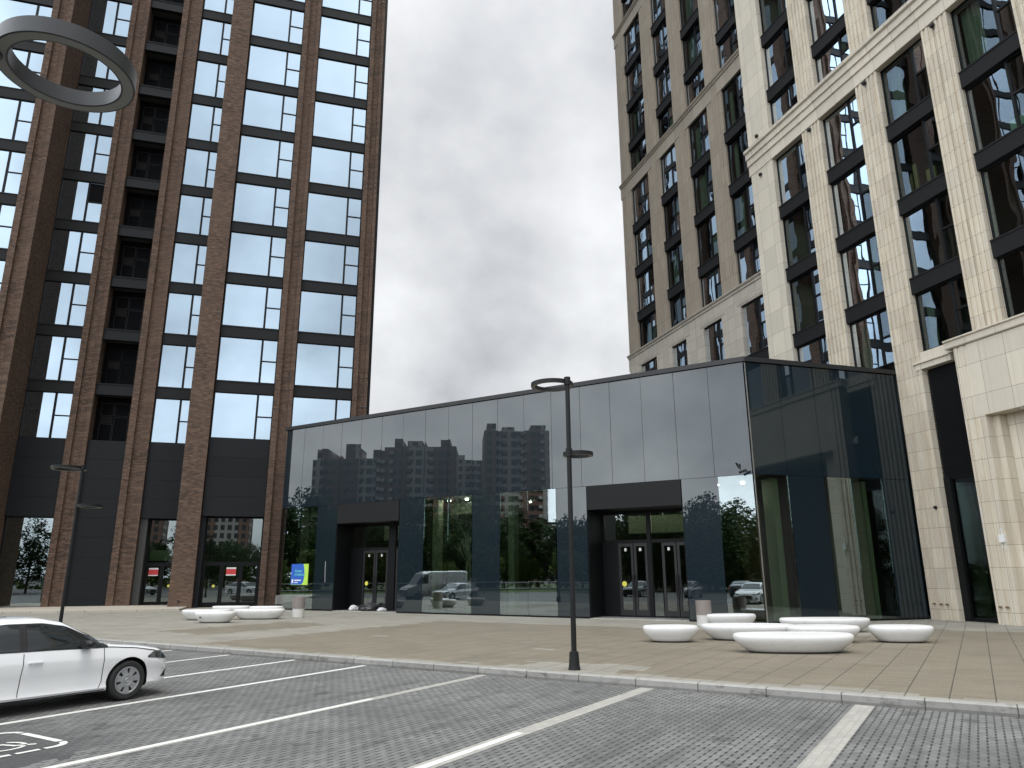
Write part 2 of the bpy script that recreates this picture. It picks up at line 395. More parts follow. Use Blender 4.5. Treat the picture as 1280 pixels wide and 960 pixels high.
M['lamp'] = m_plain('black_lamp_metal', (.008, .0085, .009), .5, spec=.3, var=.1)
M['lamp_grey'] = m_plain('grey_lamp_metal', (.026, .027, .0285), .42, metal=.2, var=.1)
M['lens'] = m_plain('lamp_diffuser', (.19, .187, .165), .5, var=.05)
M['paving'] = m_pavement(); M['pavers'] = m_pavers(); M['kerb'] = m_kerb()
M['line_stone'] = m_linestone()
M['line_paint'] = m_paint('white_line_paint', (.70, .70, .66), .55)
M['interior'] = m_plain('lobby_dark_wall', (.05, .05, .048), .7)
M['int_floor'] = m_plain('lobby_floor_tile', (.3, .3, .28), .3, var=.15)
M['int_cream'] = m_plain('lobby_cream_plaster', (.62, .64, .50), .6)
M['int_box'] = m_plain('lobby_pale_panel', (.60, .62, .46), .6)
M['rubber'] = m_plain('tyre_rubber', (.018, .018, .018), .75, var=.2, scale=10)
M['car_white'] = m_plain('white_car_paint', (.80, .81, .82), .22, spec=.5, var=.02, coat=.8)
M['car_silver'] = m_plain('silver_car_paint', (.42, .43, .44), .28, metal=.5, var=.03, coat=.8)
M['car_dark'] = m_plain('dark_car_paint', (.03, .035, .045), .2, var=.05, coat=.8)
M['car_glass'] = m_glass('car_window_glass', .055, base=(.006, .008, .008), edge=.12)
M['black_trim'] = m_plain('black_plastic_trim', (.012, .012, .013), .45)
M['hub'] = m_plain('hubcap_silver', (.36, .37, .38), .35, metal=.55)
M['bin_top'] = m_plain('taupe_bin_slats', (.27, .235, .215), .6)
M['bin_low'] = m_plain('pale_bin_concrete', (.58, .57, .54), .8, bump=.2)
M['red'] = m_plain('red_notice', (.62, .05, .05), .6); M['paper'] = m_plain('white_paper', (.8, .8, .78), .6, var=.03)
M['yellow'] = m_plain('yellow_sticker', (.85, .80, .12), .5, var=.03)
M['blue'] = m_plain('blue_poster', (.03, .13, .55), .45, var=.05); M['lime'] = m_plain('lime_poster', (.50, .78, .10), .45, var=.05); M['cyan'] = m_plain('cyan_lettering', (.2, .8, .6), .5, var=.02)
M['steel'] = m_plain('brushed_steel', (.55, .56, .57), .3, metal=.8)
M['bag'] = m_plain('black_plastic_sack', (.02, .02, .022), .35); M['bag2'] = m_plain('white_plastic_sack', (.6, .6, .6), .4, var=.5, scale=30)
M['bark'] = m_plain('bark', (.09, .07, .05), .9, var=.3, scale=12, bump=.5)
def m_leaf(name, a, b):
    t = NT(name); p = t.pos(); oi = t.add('ObjectInfo').outputs['Random']
    n = t.noise(p, .9, 4); n2 = t.noise(p, 8, 3)
    c = t.mix(t.math('MULTIPLY_ADD', n2, .5, t.math('MULTIPLY', n, .5)), a, b)
    return t.done(t.pbsdf(c, .7, spec=.25))
M['leaf'] = m_leaf('dark_leaves', (.018, .042, .012), (.055, .10, .022)); M['leaf2'] = m_leaf('light_leaves', (.05, .085, .015), (.12, .16, .03))
M['asphalt'] = m_plain('road_asphalt', (.06, .06, .06), .85, var=.25, scale=6, bump=.3)
M['grass'] = m_plain('rough_grass', (.05, .08, .02), .95, var=.4, scale=3)
M['pipe_grey'] = m_plain('galvanised_rail', (.35, .36, .36), .45, metal=.5)
M['wood_panel'] = m_plain('brown_timber_panel', (.16, .10, .055), .55, var=.25, scale=5)

# ------------------------------------------------------------------ ground
g = MB().box(-900, 900, -900, 900, -.6, -.155); tag(obj('ground', g, M['asphalt']), kind='structure')
# parking surface of pavers (sheet just above the ground)
g = MB().quad([PF(-60, 17.22, -.150), PF(60, 17.22, -.150), PF(60, 48, -.150), PF(-60, 48, -.150)]); tag(obj('parking_surface', g, M['pavers']), kind='structure')
# raised plaza
g = MB().prism([(-60, 17.0), (75, 17.0), (75, -60), (-60, -60)], -.3, 0.0, PF); tag(obj('pavement', g, M['paving']), kind='structure')
k = MB(); s0 = -59.8
k.prism([(0, 0), (1, 0), (1, 1), (0, 1)], 0, 0) if False else None
g = MB()
prof = [(17.003, -.2), (17.003, .006), (17.19, .006), (17.21, -.012), (17.22, -.2)]
kk = len(g.v)
for s_ in (-60, 75):
    for n_, z_ in prof: g.v.append(PF(s_, n_, z_))
for i in range(4): g.f.append((i, i+1, 5+i+1, 5+i)); g.mi.append(0)
g.f += [(0, 1, 2, 3, 4), (5, 6, 7, 8, 9)]; g.mi += [0, 0]
tag(obj('kerb', g, M['kerb']), kind='structure')
# low paved step in front of the brick tower
g = MB().box(-32, -5.75, 48.0, 51.55, .0, .11).box(-17.55, -6.95, 51.56, 54.95, .0, .11); tag(obj('entrance_step', bevel and g, M['stone_light']), kind='structure')

LINES = [(-5.53, .30, 17.23, 34, 'line_stone'), (-1.77, .28, 17.23, 34, 'line_stone'), (1.98, .20, 17.23, 34, 'line_stone'),
         (5.43, .15, 17.23, 34, 'line_paint'), (7.85, .15, 17.23, 34, 'line_paint'), (10.42, .13, 17.23, 34, 'line_paint'), (-9.3, .30, 17.23, 34, 'line_stone'), (13.0, .13, 17.23, 34, 'line_paint')]
drift = {5.43: -.28, 7.85: -.35, 10.42: -.5, 1.98: -.12}
for s_, w_, n0, n1, mt in LINES:
    d = drift.get(s_, 0) * (n1-n0)/8.0
    d = drift.get(s_, 0)
    g = MB().quad([PF(s_-w_/2, n0, -.146), PF(s_+w_/2, n0, -.146), PF(s_+w_/2+d*2, n1, -.146), PF(s_-w_/2+d*2, n1, -.146)])
    tag(obj('parking_line', g, M[mt]), kind='structure')
    if s_ in (-1.77, 1.98):   # fresh paint over the stone line further out
        n_ = 21.9 if s_ < 0 else 20.8
        g = MB().quad([PF(s_-.06+d*.3, n_, -.1435), PF(s_+.06+d*.3, n_, -.1435), PF(s_+.06+d*2, n1, -.1435), PF(s_-.06+d*2, n1, -.1435)])
        tag(obj('parking_line', g, M['line_paint']), kind='structure')

# painted disabled-parking symbol: broken rounded frame and wheelchair figure
def strip(mb, pts, w, z=-.1430):
    pts = [Vector((a, b)) for a, b in pts]; L = []; Rr = []
    for i, p in enumerate(pts):
        t = (pts[min(i+1, len(pts)-1)] - pts[max(i-1, 0)]).normalized(); nrm = Vector((-t.y, t.x))
        L.append(p + nrm*w/2); Rr.append(p - nrm*w/2)
    for i in range(len(pts)-1):
        mb.quad([PF(*L[i], z), PF(*L[i+1], z), PF(*Rr[i+1], z), PF(*Rr[i], z)])
def arc(cx, cy, r, a0, a1, n=12): return [(cx+r*math.cos(R_(a0+(a1-a0)*i/n)), cy+r*math.sin(R_(a0+(a1-a0)*i/n))) for i in range(n+1)]
sy_ = wroot('disabled_parking_symbol', PF(3.6, 26.1, -.143), 'white painted wheelchair symbol in a broken rounded frame on the paving', 'road marking')
s0, s1, n0, n1, r = 2.93, 4.42, 25.42, 26.9, .22
g = MB(); strip(g, [(s0+r+.05, n0), (s1-r-.05, n0)], .10)
strip(g, arc(s0+r, n0+r, r, 270, 180, 8) + [(s0, n0+.32)], .09); strip(g, [(s0, n0+.38), (s0, n0+.66)], .08); strip(g, [(s0, n0+.72), (s0, n0+1.0)], .09)
strip(g, [(s0, n0+1.06), (s0, n1-r)] + arc(s0+r, n1-r, r, 180, 90, 8), .09); strip(g, [(s0+r+.1, n1), (s1-r-.1, n1)], .09)
strip(g, arc(s1-r, n0+r, r, 270, 360, 8) + [(s1, n0+.5)], .09); strip(g, [(s1, n0+.58), (s1, n1-.5)], .09); strip(g, [(s1, n1-.42), (s1, n1-r)] + arc(s1-r, n1-r, r, 0, 90, 8), .09)
obj('symbol_frame', g, M['line_paint'], sy_)
g = MB(); strip(g, arc(3.50, 26.0, .27, 60, 320, 24), .055); strip(g, [(3.30, 25.66), (3.42, 25.86), (3.62, 25.92), (3.60, 26.22), (3.62, 26.42)], .07); strip(g, arc(3.63, 26.56, .045, 0, 360, 12), .09)
obj('wheelchair_figure', g, M['line_paint'], sy_)

# ------------------------------------------------------------------ brick tower
BT = wroot('brick_tower', (-8, 52, 0), 'tall brick tower with dark brown piers and mirror windows beside the glass pavilion', 'tower')
TOP = 96.0
FY, RY = 52.0, 55.05            # window planes of the wings and of the recessed middle
def win_l(x0, x1, y, z0, z1, parent, glass, mul=.735, trans=True, mir=False):
    """frame + pane child; facing -Y"""
    f = MB(); t = .055; d = .07
    f.box(x0, x1, y-.02, y+d, z0, z0+t); f.box(x0, x1, y-.02, y+d, z1-t, z1)
    f.box(x0, x0+t, y-.02, y+d, z0+t, z1-t); f.box(x1-t, x1, y-.02, y+d, z0+t, z1-t)
    xm = x0+(x1-x0)*mul
    f.box(xm-.07, xm+.07, y-.02, y+d, z0+t, z1-t)
    if trans: f.box(xm+.05, x1-t, y-.01, y+d, z0+(z1-z0)*.50-.045, z0+(z1-z0)*.50+.045)
    fo = obj('window', f, M['frame'], parent)
    p = MB().box(x0+t, xm-.05, y+.03, y+.045, z0+t, z1-t)
    p.box(xm+.05, x1-t, y+.03+random.uniform(-.004, .004), y+.045, z0+t, z0+(z1-z0)*.5-.045).box(xm+.05, x1-t, y+.028, y+.043, z0+(z1-z0)*.5+.045, z1-t)
    obj('pane', p, glass, fo)
    return fo
cols = [(-30.9, -26.9, FY), (-22.9, -18.9, FY), (-17.58, -14.72, RY), (-9.6, -6.9, RY), (-5.45, -1.59, FY), (-.3, 3.72, FY)]
piers = [(-26.9, -22.9, 0), (-18.9, -17.6, 2), (-14.72, -13.4, 1), (-11.05, -9.6, 1), (-6.92, -5.5, 0), (-1.57, -.32, 1), (3.74, 4.85, 1)]
def pier_poly(x0, x1, yf, yb, groove=True):
    if not groove: return [(x0, yb), (x0, yf), (x1, yf), (x1, yb)]
    w = x1-x0; a, b = x0+.34*w*.9, x1-.24*w*.9
    return [(x0, yb), (x0, yf), (a, yf), (a, yf+.24), (b, yf+.24), (b, yf), (x1, yf), (x1, yb)]
def kids(z0=0): return None
obj('pier', MB().prism(pier_poly(-18.9, -17.6, 51.6, 56), 0, TOP), M['brick'], BT)
obj('pier', MB().prism(pier_poly(-24.2, -22.92, 51.6, 53), 0, TOP), M['brick'], BT)
obj('pier', MB().prism(pier_poly(-26.88, -25.6, 51.6, 53), 0, TOP), M['brick'], BT)
obj('pier', MB().prism(pier_poly(-32.2, -30.92, 51.6, 53), 0, TOP), M['brick'], BT)
obj('pier', MB().prism(pier_poly(-14.70, -13.42, 54.72, 56), 0, TOP), M['brick'], BT)
obj('pier', MB().prism(pier_poly(-11.03, -9.62, 54.72, 56), 0, TOP), M['brick'], BT)
obj('pier', MB().prism(pier_poly(-6.9, -5.5, 51.6, 56, False), 0, TOP), M['brick'], BT)
obj('pier', MB().prism(pier_poly(-1.57, -.32, 51.6, 53), 0, TOP), M['brick'], BT)
obj('pier', MB().prism(pier_poly(3.74, 4.78, 51.6, 53), 0, TOP), M['brick'], BT)
obj('wall', MB().box(-25.58, -24.22, 51.9, 52.6, 0, TOP), M['brick'], BT)
obj('corner_strip', MB().box(4.80, 5.02, 52.0, 53.0, 0, TOP-.05), M['frame'], BT)
# core volumes behind the glass
core = MB().box(-32, -18.0, 53.2, 76, 0, TOP).box(-18.0, -6.0, 57.3, 76.05, 0, TOP-.3).box(-5.9, 4.6, 53.2, 112, 0, TOP-.1)
obj('inner_core', core, M['interior'], BT)
NF = int((TOP-10.95)/4)
up_gl, up_fr, up_sp = MB(), MB(), MB()
for ci, (x0, x1, y) in enumerate(cols):
    for kf in range(NF):
        z0 = 10.95+4*kf; xc = (x0+x1)/2
        vis = in_view((xc, y, z0+1.6), 60)
        if vis:
            wo = win_l(x0, x1, y, z0, z0+3.2, BT, M['g_left'], mul=1-1.04/(x1-x0))
            if ci == 2 and kf == 4: obj('open_sash', MB().box(x1-.98, x1-.06, y+.0, y+.028, z0+1.66, z0+3.1), M['g_loggia'], wo)
            s_ = MB().box(x0+.01, x1-.01, y-.10, y+.3, z0+3.2, z0+4.0).box(x0+.01, x1-.01, y-.13, y-.10, z0+3.93, z0+4.0)
            obj('spandrel', s_, M['spandrel'], BT)
            obj('floor_slab', MB().box(x0, x1, y+.3, min(y+1.2, 53.25 if y < 53 else 57.3), z0+3.3, z0+3.8), M['interior'], BT)
        else:
            up_gl.box(x0, x1, y+.03, y+.05, z0, z0+3.2); xm = x0+(x1-x0)*.735
            up_fr.box(xm-.05, xm+.05, y-.02, y+.02, z0, z0+3.2); up_sp.box(x0+.01, x1-.01, y-.1, y+.3, z0+3.2, z0+4)
obj('upper_storey_glass', up_gl, M['g_left'], BT, kind='stuff'); obj('upper_storey_mullions', up_fr, M['frame'], BT, kind='stuff'); obj('upper_storey_spandrels', up_sp, M['spandrel'], BT, kind='stuff')
# unlit loggias between the two middle piers
for kf in range(NF):
    z0 = 10.95+4*kf
    if not in_view((-12.3, 55, z0+1.6), 60): continue
    f = MB(); x0, x1 = -13.4, -11.05
    lg = obj('loggia', MB().box(x0, x1, 56.1, 56.2, z0-.1, z0+4), M['g_loggia'], BT)
    f = MB()
    for (a, b, c, d) in ((.25, 1.05, 1.95, 2.85), (1.12, 2.05, 1.95, 2.85), (.25, 1.05, .1, 1.35), (1.12, 2.05, .1, 1.85)):
        t = .022
        f.box(x0+a, x0+b, 56.05, 56.09, z0+c, z0+c+t).box(x0+a, x0+b, 56.05, 56.09, z0+d-t, z0+d).box(x0+a, x0+a+t, 56.05, 56.09, z0+c+t, z0+d-t).box(x0+b-t, x0+b, 56.05, 56.09, z0+c+t, z0+d-t)
    obj('loggia_frame', f, M['panel'] if kf % 3 == 1 else M['loggia_grey'], lg)
    obj('grey_infill', MB().box(x0+.27, x0+1.03, 56.04, 56.08, z0+1.38, z0+1.9), m_plain('loggia_infill', (.018, .017, .016), .8, spec=.1) if kf == 0 else bpy.data.materials['loggia_infill'], lg)
    obj('spandrel', MB().box(x0+.01, x1-.01, 54.92, 55.3, z0+3.2, z0+4).box(x0+.01, x1-.01, 54.88, 54.92, z0+3.92, z0+4.0), M['panel'], BT)
    obj('loggia_slab', MB().box(x0, x1, 55.3, 56.09, z0+3.3, z0+3.9), M['interior'], BT)
# metal cladding under the first windows, seams every 1.3 m
def cladding(x0, x1, y, z0, z1, step, mat=None, louv=None):
    z = z1
    while z > z0+.05:
        zb = max(z-step, z0); mt = mat or M['panel']
        if louv and louv[0] < (z+zb)/2 < louv[1]: mt = M['panel2']
        c = MB().box(x0, x1, y-.12, y+.2, zb+.012, z-.004); o = obj('cladding_panel', c, mt, BT)
        z = zb
    obj('cladding_backing', MB().box(x0, x1, y-.10, y+.15, z0, z1), M['frame'], BT)
for (x0, x1, y) in cols:
    cladding(x0+.005, x1-.005, y, 5.76, 10.95, 1.3, louv=(8.0, 9.6) if -6 < x0 < -5 else None)
cladding(-13.39, -11.06, 55.05, 0.0, 10.95, 1.3)
# storefronts
def storefront(x0, x1, y, doors, zt=5.76, signs=()):
    f = MB(); t = .07
    f.box(x0, x1, y-.02, y+.08, .0, .12).box(x0, x1, y-.02, y+.08, zt-t, zt)
    for xx in (x0, x1-t): f.box(xx, xx+t, y-.02, y+.08, .12, zt-t)
    sf = obj('storefront', f, M['frame'], BT)
    if doors:
        ft = MB().box(x0+t, x1-t, y-.021, y+.079, 2.72, 2.86)
        nd = doors; w = (x1-x0-2*t)/nd
        p = MB().box(x0+t, x1-t, y+.03, y+.04, 2.86, zt-t); obj('pane', p, M['g_door'], sf); obj('transom', ft, M['frame'], sf)
        for i in range(nd):
            a, b = x0+t+i*w, x0+t+(i+1)*w
            d = MB().box(a+.01, a+.13, y-.03, y+.05, .12, 2.71).box(b-.13, b-.01, y-.03, y+.05, .12, 2.71).box(a+.13, b-.13, y-.03, y+.05, .12, .3).box(a+.13, b-.13, y-.03, y+.05, 2.6, 2.71)
            do = obj('door', d, M['frame'], BT)
            obj('door_glass', MB().box(a+.13, b-.13, y+.0, y+.012, .3, 2.6), M['g_door'], do)
            if i in (0, 1): 
                q = MB().lathe([(.0, -.006), (.085, -.006), (.085, 0)], (a+w*(.5 if i else .62), y-.036, 1.32), 16, 'y'); 
                if (i, nd) in ((0, 3), (1, 2)): obj('round_sticker', q, M['yellow'], do)
            if i in signs:
                xs = (a+b)/2
                n_ = MB().box(xs-.3, xs+.3, y-.05, y-.035, 1.98, 2.5); no = obj('notice', n_, M['red'], do)
                [obj('notice_band', MB().box(xs-.3, xs+.3, y-.056, y-.051, a_, b_), M['paper'], no) for a_, b_ in ((2.40, 2.5), (1.98, 2.05))]
    else:
        obj('pane', MB().box(x0+t, x1-t, y+.03, y+.04, .12, zt-t), M['g_clear'], sf)
storefront(-5.45+.25, -1.62, 52.75, 3, signs=(1,)); storefront(-9.55+.4, -6.95, 55.9, 2, signs=(0,)); storefront(-17.55, -14.75, 55.15, 0); storefront(-22.85, -18.92, 52.4, 0); storefront(-.28, 3.7, 52.4, 0)
obj('jamb_panel', MB().box(-5.48, -5.2, 52.05, 53.2, 0, 5.76), M['panel'], BT)
obj('jamb_panel', MB().box(-9.6, -9.15, 55.1, 57.3, 0, 5.76), M['interior'], BT)
# lobby pieces seen through the doors
obj('lobby_bulkhead', MB().box(-4.6, -2.4, 53.4, 53.8, 3.1, 3.75), M['int_box'], BT); 
obj('lobby_bulkhead', MB().box(-9.0, -7.1, 56.4, 56.8, 3.0, 3.7), M['int_box'], BT)
for xx in (-18.3, -14.1, -10.3, -6.3, -1.0):
    yy = {-18.3: 51.62, -14.1: 54.74, -10.3: 54.74, -6.3: 51.53, -1.0: 51.62}[xx]
    obj('wall_spotlight', MB().lathe([(.0, 0), (.06, .0), (.07, .09), (0, .09)], (xx, yy-.02, .42), 10, 'y'), M['lamp_grey'], BT)
# reflected side facade (facing the pale tower)
sd_p, sd_g, sd_s, sd_f = MB(), MB(), MB(), MB()
yy = 53.2
sd_p.box(4.62, 4.78, 53.05, 53.9, 0, TOP)
for i in range(13):
    a = 53.9+i*4.5; sd_p.box(4.55, 5.05, a+3.3, a+4.5, 0, TOP)
    for kf in range(-1, NF):
        z0 = 10.95+4*kf; sd_g.box(4.66, 4.70, a, a+3.3, z0, z0+3.2); sd_s.box(4.62, 4.82, a, a+3.3, z0+3.2, z0+4); sd_f.box(4.68, 4.76, a+2.3, a+2.4, z0, z0+3.2)
obj('side_piers', sd_p, M['brick'], BT, kind='stuff'); obj('side_glass', sd_g, M['g_left'], BT, kind='stuff'); obj('side_spandrels', sd_s, M['spandrel'], BT, kind='stuff'); obj('side_mullions', sd_f, M['frame'], BT, kind='stuff')
# small lit ceiling spots behind some panes
dot = m_emit('ceiling_spot_light', (1, .97, .9), 7.0); dot2 = m_emit('lobby_spot_and_fill', (1, .96, .88), 90.0)
for (xx, yy, zz) in ((-3.6, 52.35, 33.6), (-2.9, 52.35, 25.6), (-3.4, 52.35, 21.7), (1.2, 52.35, 29.5), (1.3, 52.35, 21.6), (1.1, 52.35, 17.6), (-4.3, 52.35, 13.7), (-15.4, 55.4, 17.4), (-9.3, 55.4, 13.9), (-7.7, 55.4, 13.0), (2.2, 52.35, 37.6)):
    obj('ceiling_spot', MB().lathe([(0, 0), (.05, 0), (.05, .03), (0, .03)], (xx, yy, zz), 10), dot, BT)
for zz in (9.0, 13.5, 48.0):
    obj('security_camera', MB().tube((4.45, 51.58, zz), (4.45, 51.35, zz+.03), .03, .03).tube((4.4, 51.3, zz+.02), (4.75, 51.25, zz), .05, .05), M['lamp_grey'], BT)

# ------------------------------------------------------------------ pale stone tower
ST = wroot('stone_tower', (28, 36, 0), 'tall pale travertine tower with black window bays on the far side of the pavilion', 'tower')
ST2TOP = 96.0
def win_r(y0, y1, X, z0, z1, parent, glass, mul=.68):
    """bay facing -X; y0<y1. narrow casement on the near (low y) side"""
    f = MB(); t = .06
    f.box(X-.02, X+.07, y0, y1, z0, z0+t).box(X-.02, X+.07, y0, y1, z1-t, z1).box(X-.02, X+.07, y0, y0+t, z0+t, z1-t).box(X-.02, X+.07, y1-t, y1, z0+t, z1-t)
    ym = y1-(y1-y0)*mul; f.box(X-.03, X+.07, ym-.055, ym+.055, z0+t, z1-t); zm = z0+(z1-z0)*.5
    f.box(X-.02, X+.07, y0+t, ym-.055, zm-.05, zm+.05)
    fo = obj('window', f, M['frame'], parent)
    e = [random.uniform(-.012, .012) for _ in range(6)]
    def pn(mb, ya, yb, za, zb):
        k = len(mb.v); o = [random.uniform(-.006, .006) for _ in range(3)]
        mb.v += [(X+.035+o[0], ya, za), (X+.035+o[1], yb, za), (X+.035+o[2], yb, zb), (X+.035+o[0]+o[2]-o[1], ya, zb)]; mb.f.append((k, k+1, k+2, k+3)); mb.mi.append(0)
    p = MB(); pn(p, ym+.055, y1-t, z0+t, z1-t); pn(p, y0+t, ym-.055, z0+t, zm-.05); pn(p, y0+t, ym-.055, zm+.05, z1-t)
    obj('pane', p, glass, fo); return fo
def rib_pier(y0, y1, X, Xb, ribs=4, d=.05):
    """stepped, fluted front"""
    n = 11; w = (y1-y0)/n; pts = [(Xb, y0)]
    for i in range(n):
        x = X if i % 2 == 0 else X+.06
        pts += [(x, y0+i*w+(.004 if i % 2 else 0)), (x, y0+(i+1)*w-(.004 if i % 2 else 0))]
    pts += [(Xb, y1)]
    return pts
XB, XG = 26.63, 26.94
bright = [(30.25, 32.98), (26.05, 28.83), (21.85, 24.63), (17.65, 20.47), (13.45, 16.27), (9.25, 12.07)]     # bays
bp = [(28.83, 30.25), (24.63, 26.05), (20.47, 21.85), (16.27, 17.65), (12.07, 13.45), (7.8, 9.25)]
for (y0, y1) in bp:
    z0 = 0 if y0 > 24 else 11.35
    obj('pier', MB().prism(rib_pier(y0, y1, XB, XG+.3), z0, 27.3), M['stone'], ST)
    obj('pier', MB().prism(rib_pier(y0, y1, XB, XG+.3), 28.06, ST2TOP), M['stone'], ST)
obj('corner_pier', MB().prism([(XG+1.5, 32.98), (XB, 32.98), (XB, 35.1), (XG+1.5, 35.1)], 8, 27.25), M['stone_smooth'], ST)
obj('corner_pier', MB().prism([(XG+1.5, 32.98), (XB, 32.98), (XB, 35.1), (XG+1.5, 35.1)], 28.06, ST2TOP), M['stone_smooth'], ST)
# main cornice, stepped profile, runs along the bright part only
def cornice(y0, y1, X, Xb, steps, mat, name='cornice', nm=ST):
    pts = steps; c = MB(); k = len(c.v); n = len(pts)
    for y in (y0, y1): c.v += [((X-a if a is not None else Xb), y, z) for a, z in pts]
    for i in range(n):
        i2 = (i+1) % n; c.f.append((k+i, k+i2, k+n+i2, k+n+i)); c.mi.append(0)
    c.f += [tuple(range(n)), tuple(range(n, 2*n))]; c.mi += [0, 0]
    return obj(name, c, mat, nm)
cornice(7.6, 35.22, XB, XG+.25, [(None, 26.32), (.0, 26.32), (.04, 26.34), (.04, 26.98), (.13, 27.02), (.13, 27.42), (.22, 27.46), (.22, 27.82), (.34, 27.88), (.36, 28.05), (None, 28.05)], M['cornice'])
cornice(7.6, 32.97, XB, XG+.25, [(None, 42.32), (.0, 42.32), (.04, 42.34), (.04, 42.98), (.13, 43.02), (.22, 43.46), (.34, 43.88), (.36, 44.05), (None, 44.05)], M['cornice'])
M['curtain'] = m_plain('grey_green_curtain', (.30, .34, .28), .8, var=.25, scale=5); M['room'] = m_plain('room_wall', (.16, .17, .15), .8)
rc_ = random.Random(11)
def room(y0, y1, z0, z1, wing):
    if rc_.random() < (.85 if wing else .45):
        w_ = rc_.uniform(.35, .9); c = MB(); n = 10; ya = y1-.12-w_; off = rc_.choice((0, 0, 1))*(y1-y0-w_-.3)*.6
        c.prism([(XG+.42+(.035 if i % 2 else 0), ya-off+w_*i/n) for i in range(n+1)]+[(XG+.5, ya-off+w_), (XG+.5, ya-off)], z0+.02, z1-.05)
        obj('curtain', c, M['curtain'], ST)
nb = 0; upg, ups, upf = MB(), MB(), MB()
for (y0, y1) in bright:
    for kf in range(-1, 20):
        z0 = 15.1+4*kf; z1 = z0+3.2
        if kf == -1:
            if y1 > 24.7 or y1 < 21: 
                pass
            z0b = 11.5
        zz0 = z0
        if kf == 3: zz0 = 28.07
        if kf == -1: zz0 = 11.56
        if kf == 2: z1 = 26.31
        if kf == 6: z1 = 42.3
        if kf == 7: zz0 = 44.07
        if in_view((XG, (y0+y1)/2, (zz0+z1)/2), 90) and z1 < 60:
            win_r(y0, y1, XG, zz0, z1, ST, M['g_right']); nb += 1; room(y0, y1, zz0, z1, False)
            if kf not in (2, 6):
                s_ = MB().box(XB+.11, XG+.25, y0+.005, y1-.005, z1+.004, z1+.80).box(XB+.08, XB+.11, y0+.005, y1-.005, z1+.72, z1+.8)
                obj('spandrel', s_, M['spandrel_stone'], ST)
        else:
            upg.box(XG, XG+.03, y0, y1, zz0, z1); ym = y1-(y1-y0)*.68; upf.box(XG-.06, XG-.01, ym-.05, ym+.05, zz0, z1)
            if kf not in (2, 6): ups.box(XB+.06, XG+.25, y0+.005, y1-.005, z1+.004, z1+.8)
# far, slightly recessed wing
XL = 26.80
lb = [(48.75, 51.85), (44.22, 46.68), (39.6, 42.2), (35.2, 37.72)]
lp = [(51.87, 53.72), (46.70, 48.73), (42.22, 44.20), (37.74, 39.58)]
def groove_pier(y0, y1, X, Xb):
    w = y1-y0; a, b = y0+.20*w, y0+.62*w; g_ = .03; d = .05
    return [(Xb, y0), (X, y0), (X, a), (X+d, a+.01), (X+d, a+g_), (X, a+g_+.01), (X-.035, a+g_+.02), (X-.035, b), (X, b+.01), (X+d, b+.02), (X+d, b+.02+g_), (X, b+.03+g_), (X, y1), (Xb, y1)]
segs = [(19.86, 35.55), (36.0, 51.6), (52.05, 96)]
for (y0, y1) in lp:
    for a, b in segs: obj('pier', MB().prism(groove_pier(y0, y1, XL, XG+.3), a, b), M['stone_beige'], ST)
    obj('pier', MB().prism([(XG+.3, y0-.1), (XL-.03, y0-.1), (XL-.03, y1+(.25 if y1 < 50 else 0)), (XG+.3, y1+(.25 if y1 < 50 else 0))], 8, 18.5), M['stone_light'], ST)
for zc, mt in ((19.55, 'cornice'), (35.62, 'cornice_beige'), (51.7, 'cornice_beige')):
    cornice(35.11, 53.86, XL, XG+.25, [(None, zc-1.05), (.03, zc-1.05), (.03, zc-.02), (.10, zc), (.10, zc+.12), (.2, zc+.2), (.22, zc+.30), (None, zc+.30)], M['stone_light' if mt == 'cornice' else mt])
for (y0, y1) in lb:
    for kf in range(-1, 20):
        z0 = 15.1+4*kf; z1 = z0+3.2; zz0 = z0; span = True
        if kf == 1: zz0 = 19.87
        if kf == 5: zz0 = 35.94
        if kf == 9: zz0 = 52.02
        if kf in (0, 4, 8): z1 = {0: 18.49, 4: 34.55, 8: 50.6}[kf]; span = False
        if kf == -1: zz0 = 11.3
        if in_view((XG, (y0+y1)/2, (zz0+z1)/2), 60) and z1 < 62:
            yy0, yy1 = y0, y1
            win_r(yy0, yy1, XG, zz0, z1, ST, M['g_right'], mul=.66); nb += 1; room(y0, y1, zz0, z1, True)
            if span: obj('spandrel', MB().box(XL-.06, XG+.25, y0+.005, y1-.005, z1+.004, z1+.80).box(XL-.1, XL-.06, y0+.005, y1-.005, z1+.72, z1+.8), M['spandrel_stone'], ST)
        else:
            upg.box(XG, XG+.03, y0, y1, zz0, z1)
            if span: ups.box(XL-.06, XG+.25, y0+.005, y1-.005, z1+.004, z1+.8)
# window hoods on the pale storey of the far wing
for (y0, y1) in lb:
    obj('window_hood', MB().box(XL-.06, XL-.032, y0-.28, y1+.32, 18.62, 18.70).box(XL-.045, XL-.031, y0-.28, y1+.32, 18.78, 18.80), M['stone_light'], ST)
obj('upper_storey_glass', upg, M['g_right'], ST, kind='stuff'); obj('upper_storey_spandrels', ups, M['spandrel_stone'], ST, kind='stuff'); obj('upper_storey_mullions', upf, M['frame'], ST, kind='stuff')
obj('inner_core', MB().box(28.9, 50, 7.9, 53.4, 0, 95.5).box(XG+.3, 28.9, 52.2, 53.71, 0, 95.4), M['interior'], ST)
obj('end_wall', MB().box(XG+.3, 50.1, 53.42, 53.70, 0, 96), M['stone_beige'], ST)
sl = MB()
for kf in range(-1, 20): sl.box(XG+.26, 28.89, 8, 51.9, 15.1+4*kf+3.25, 15.1+4*kf+3.7)
obj('floor_slabs', sl, M['interior'], ST, kind='stuff')
for y in (34.0, 29.5, 25.3, 21.1): pass
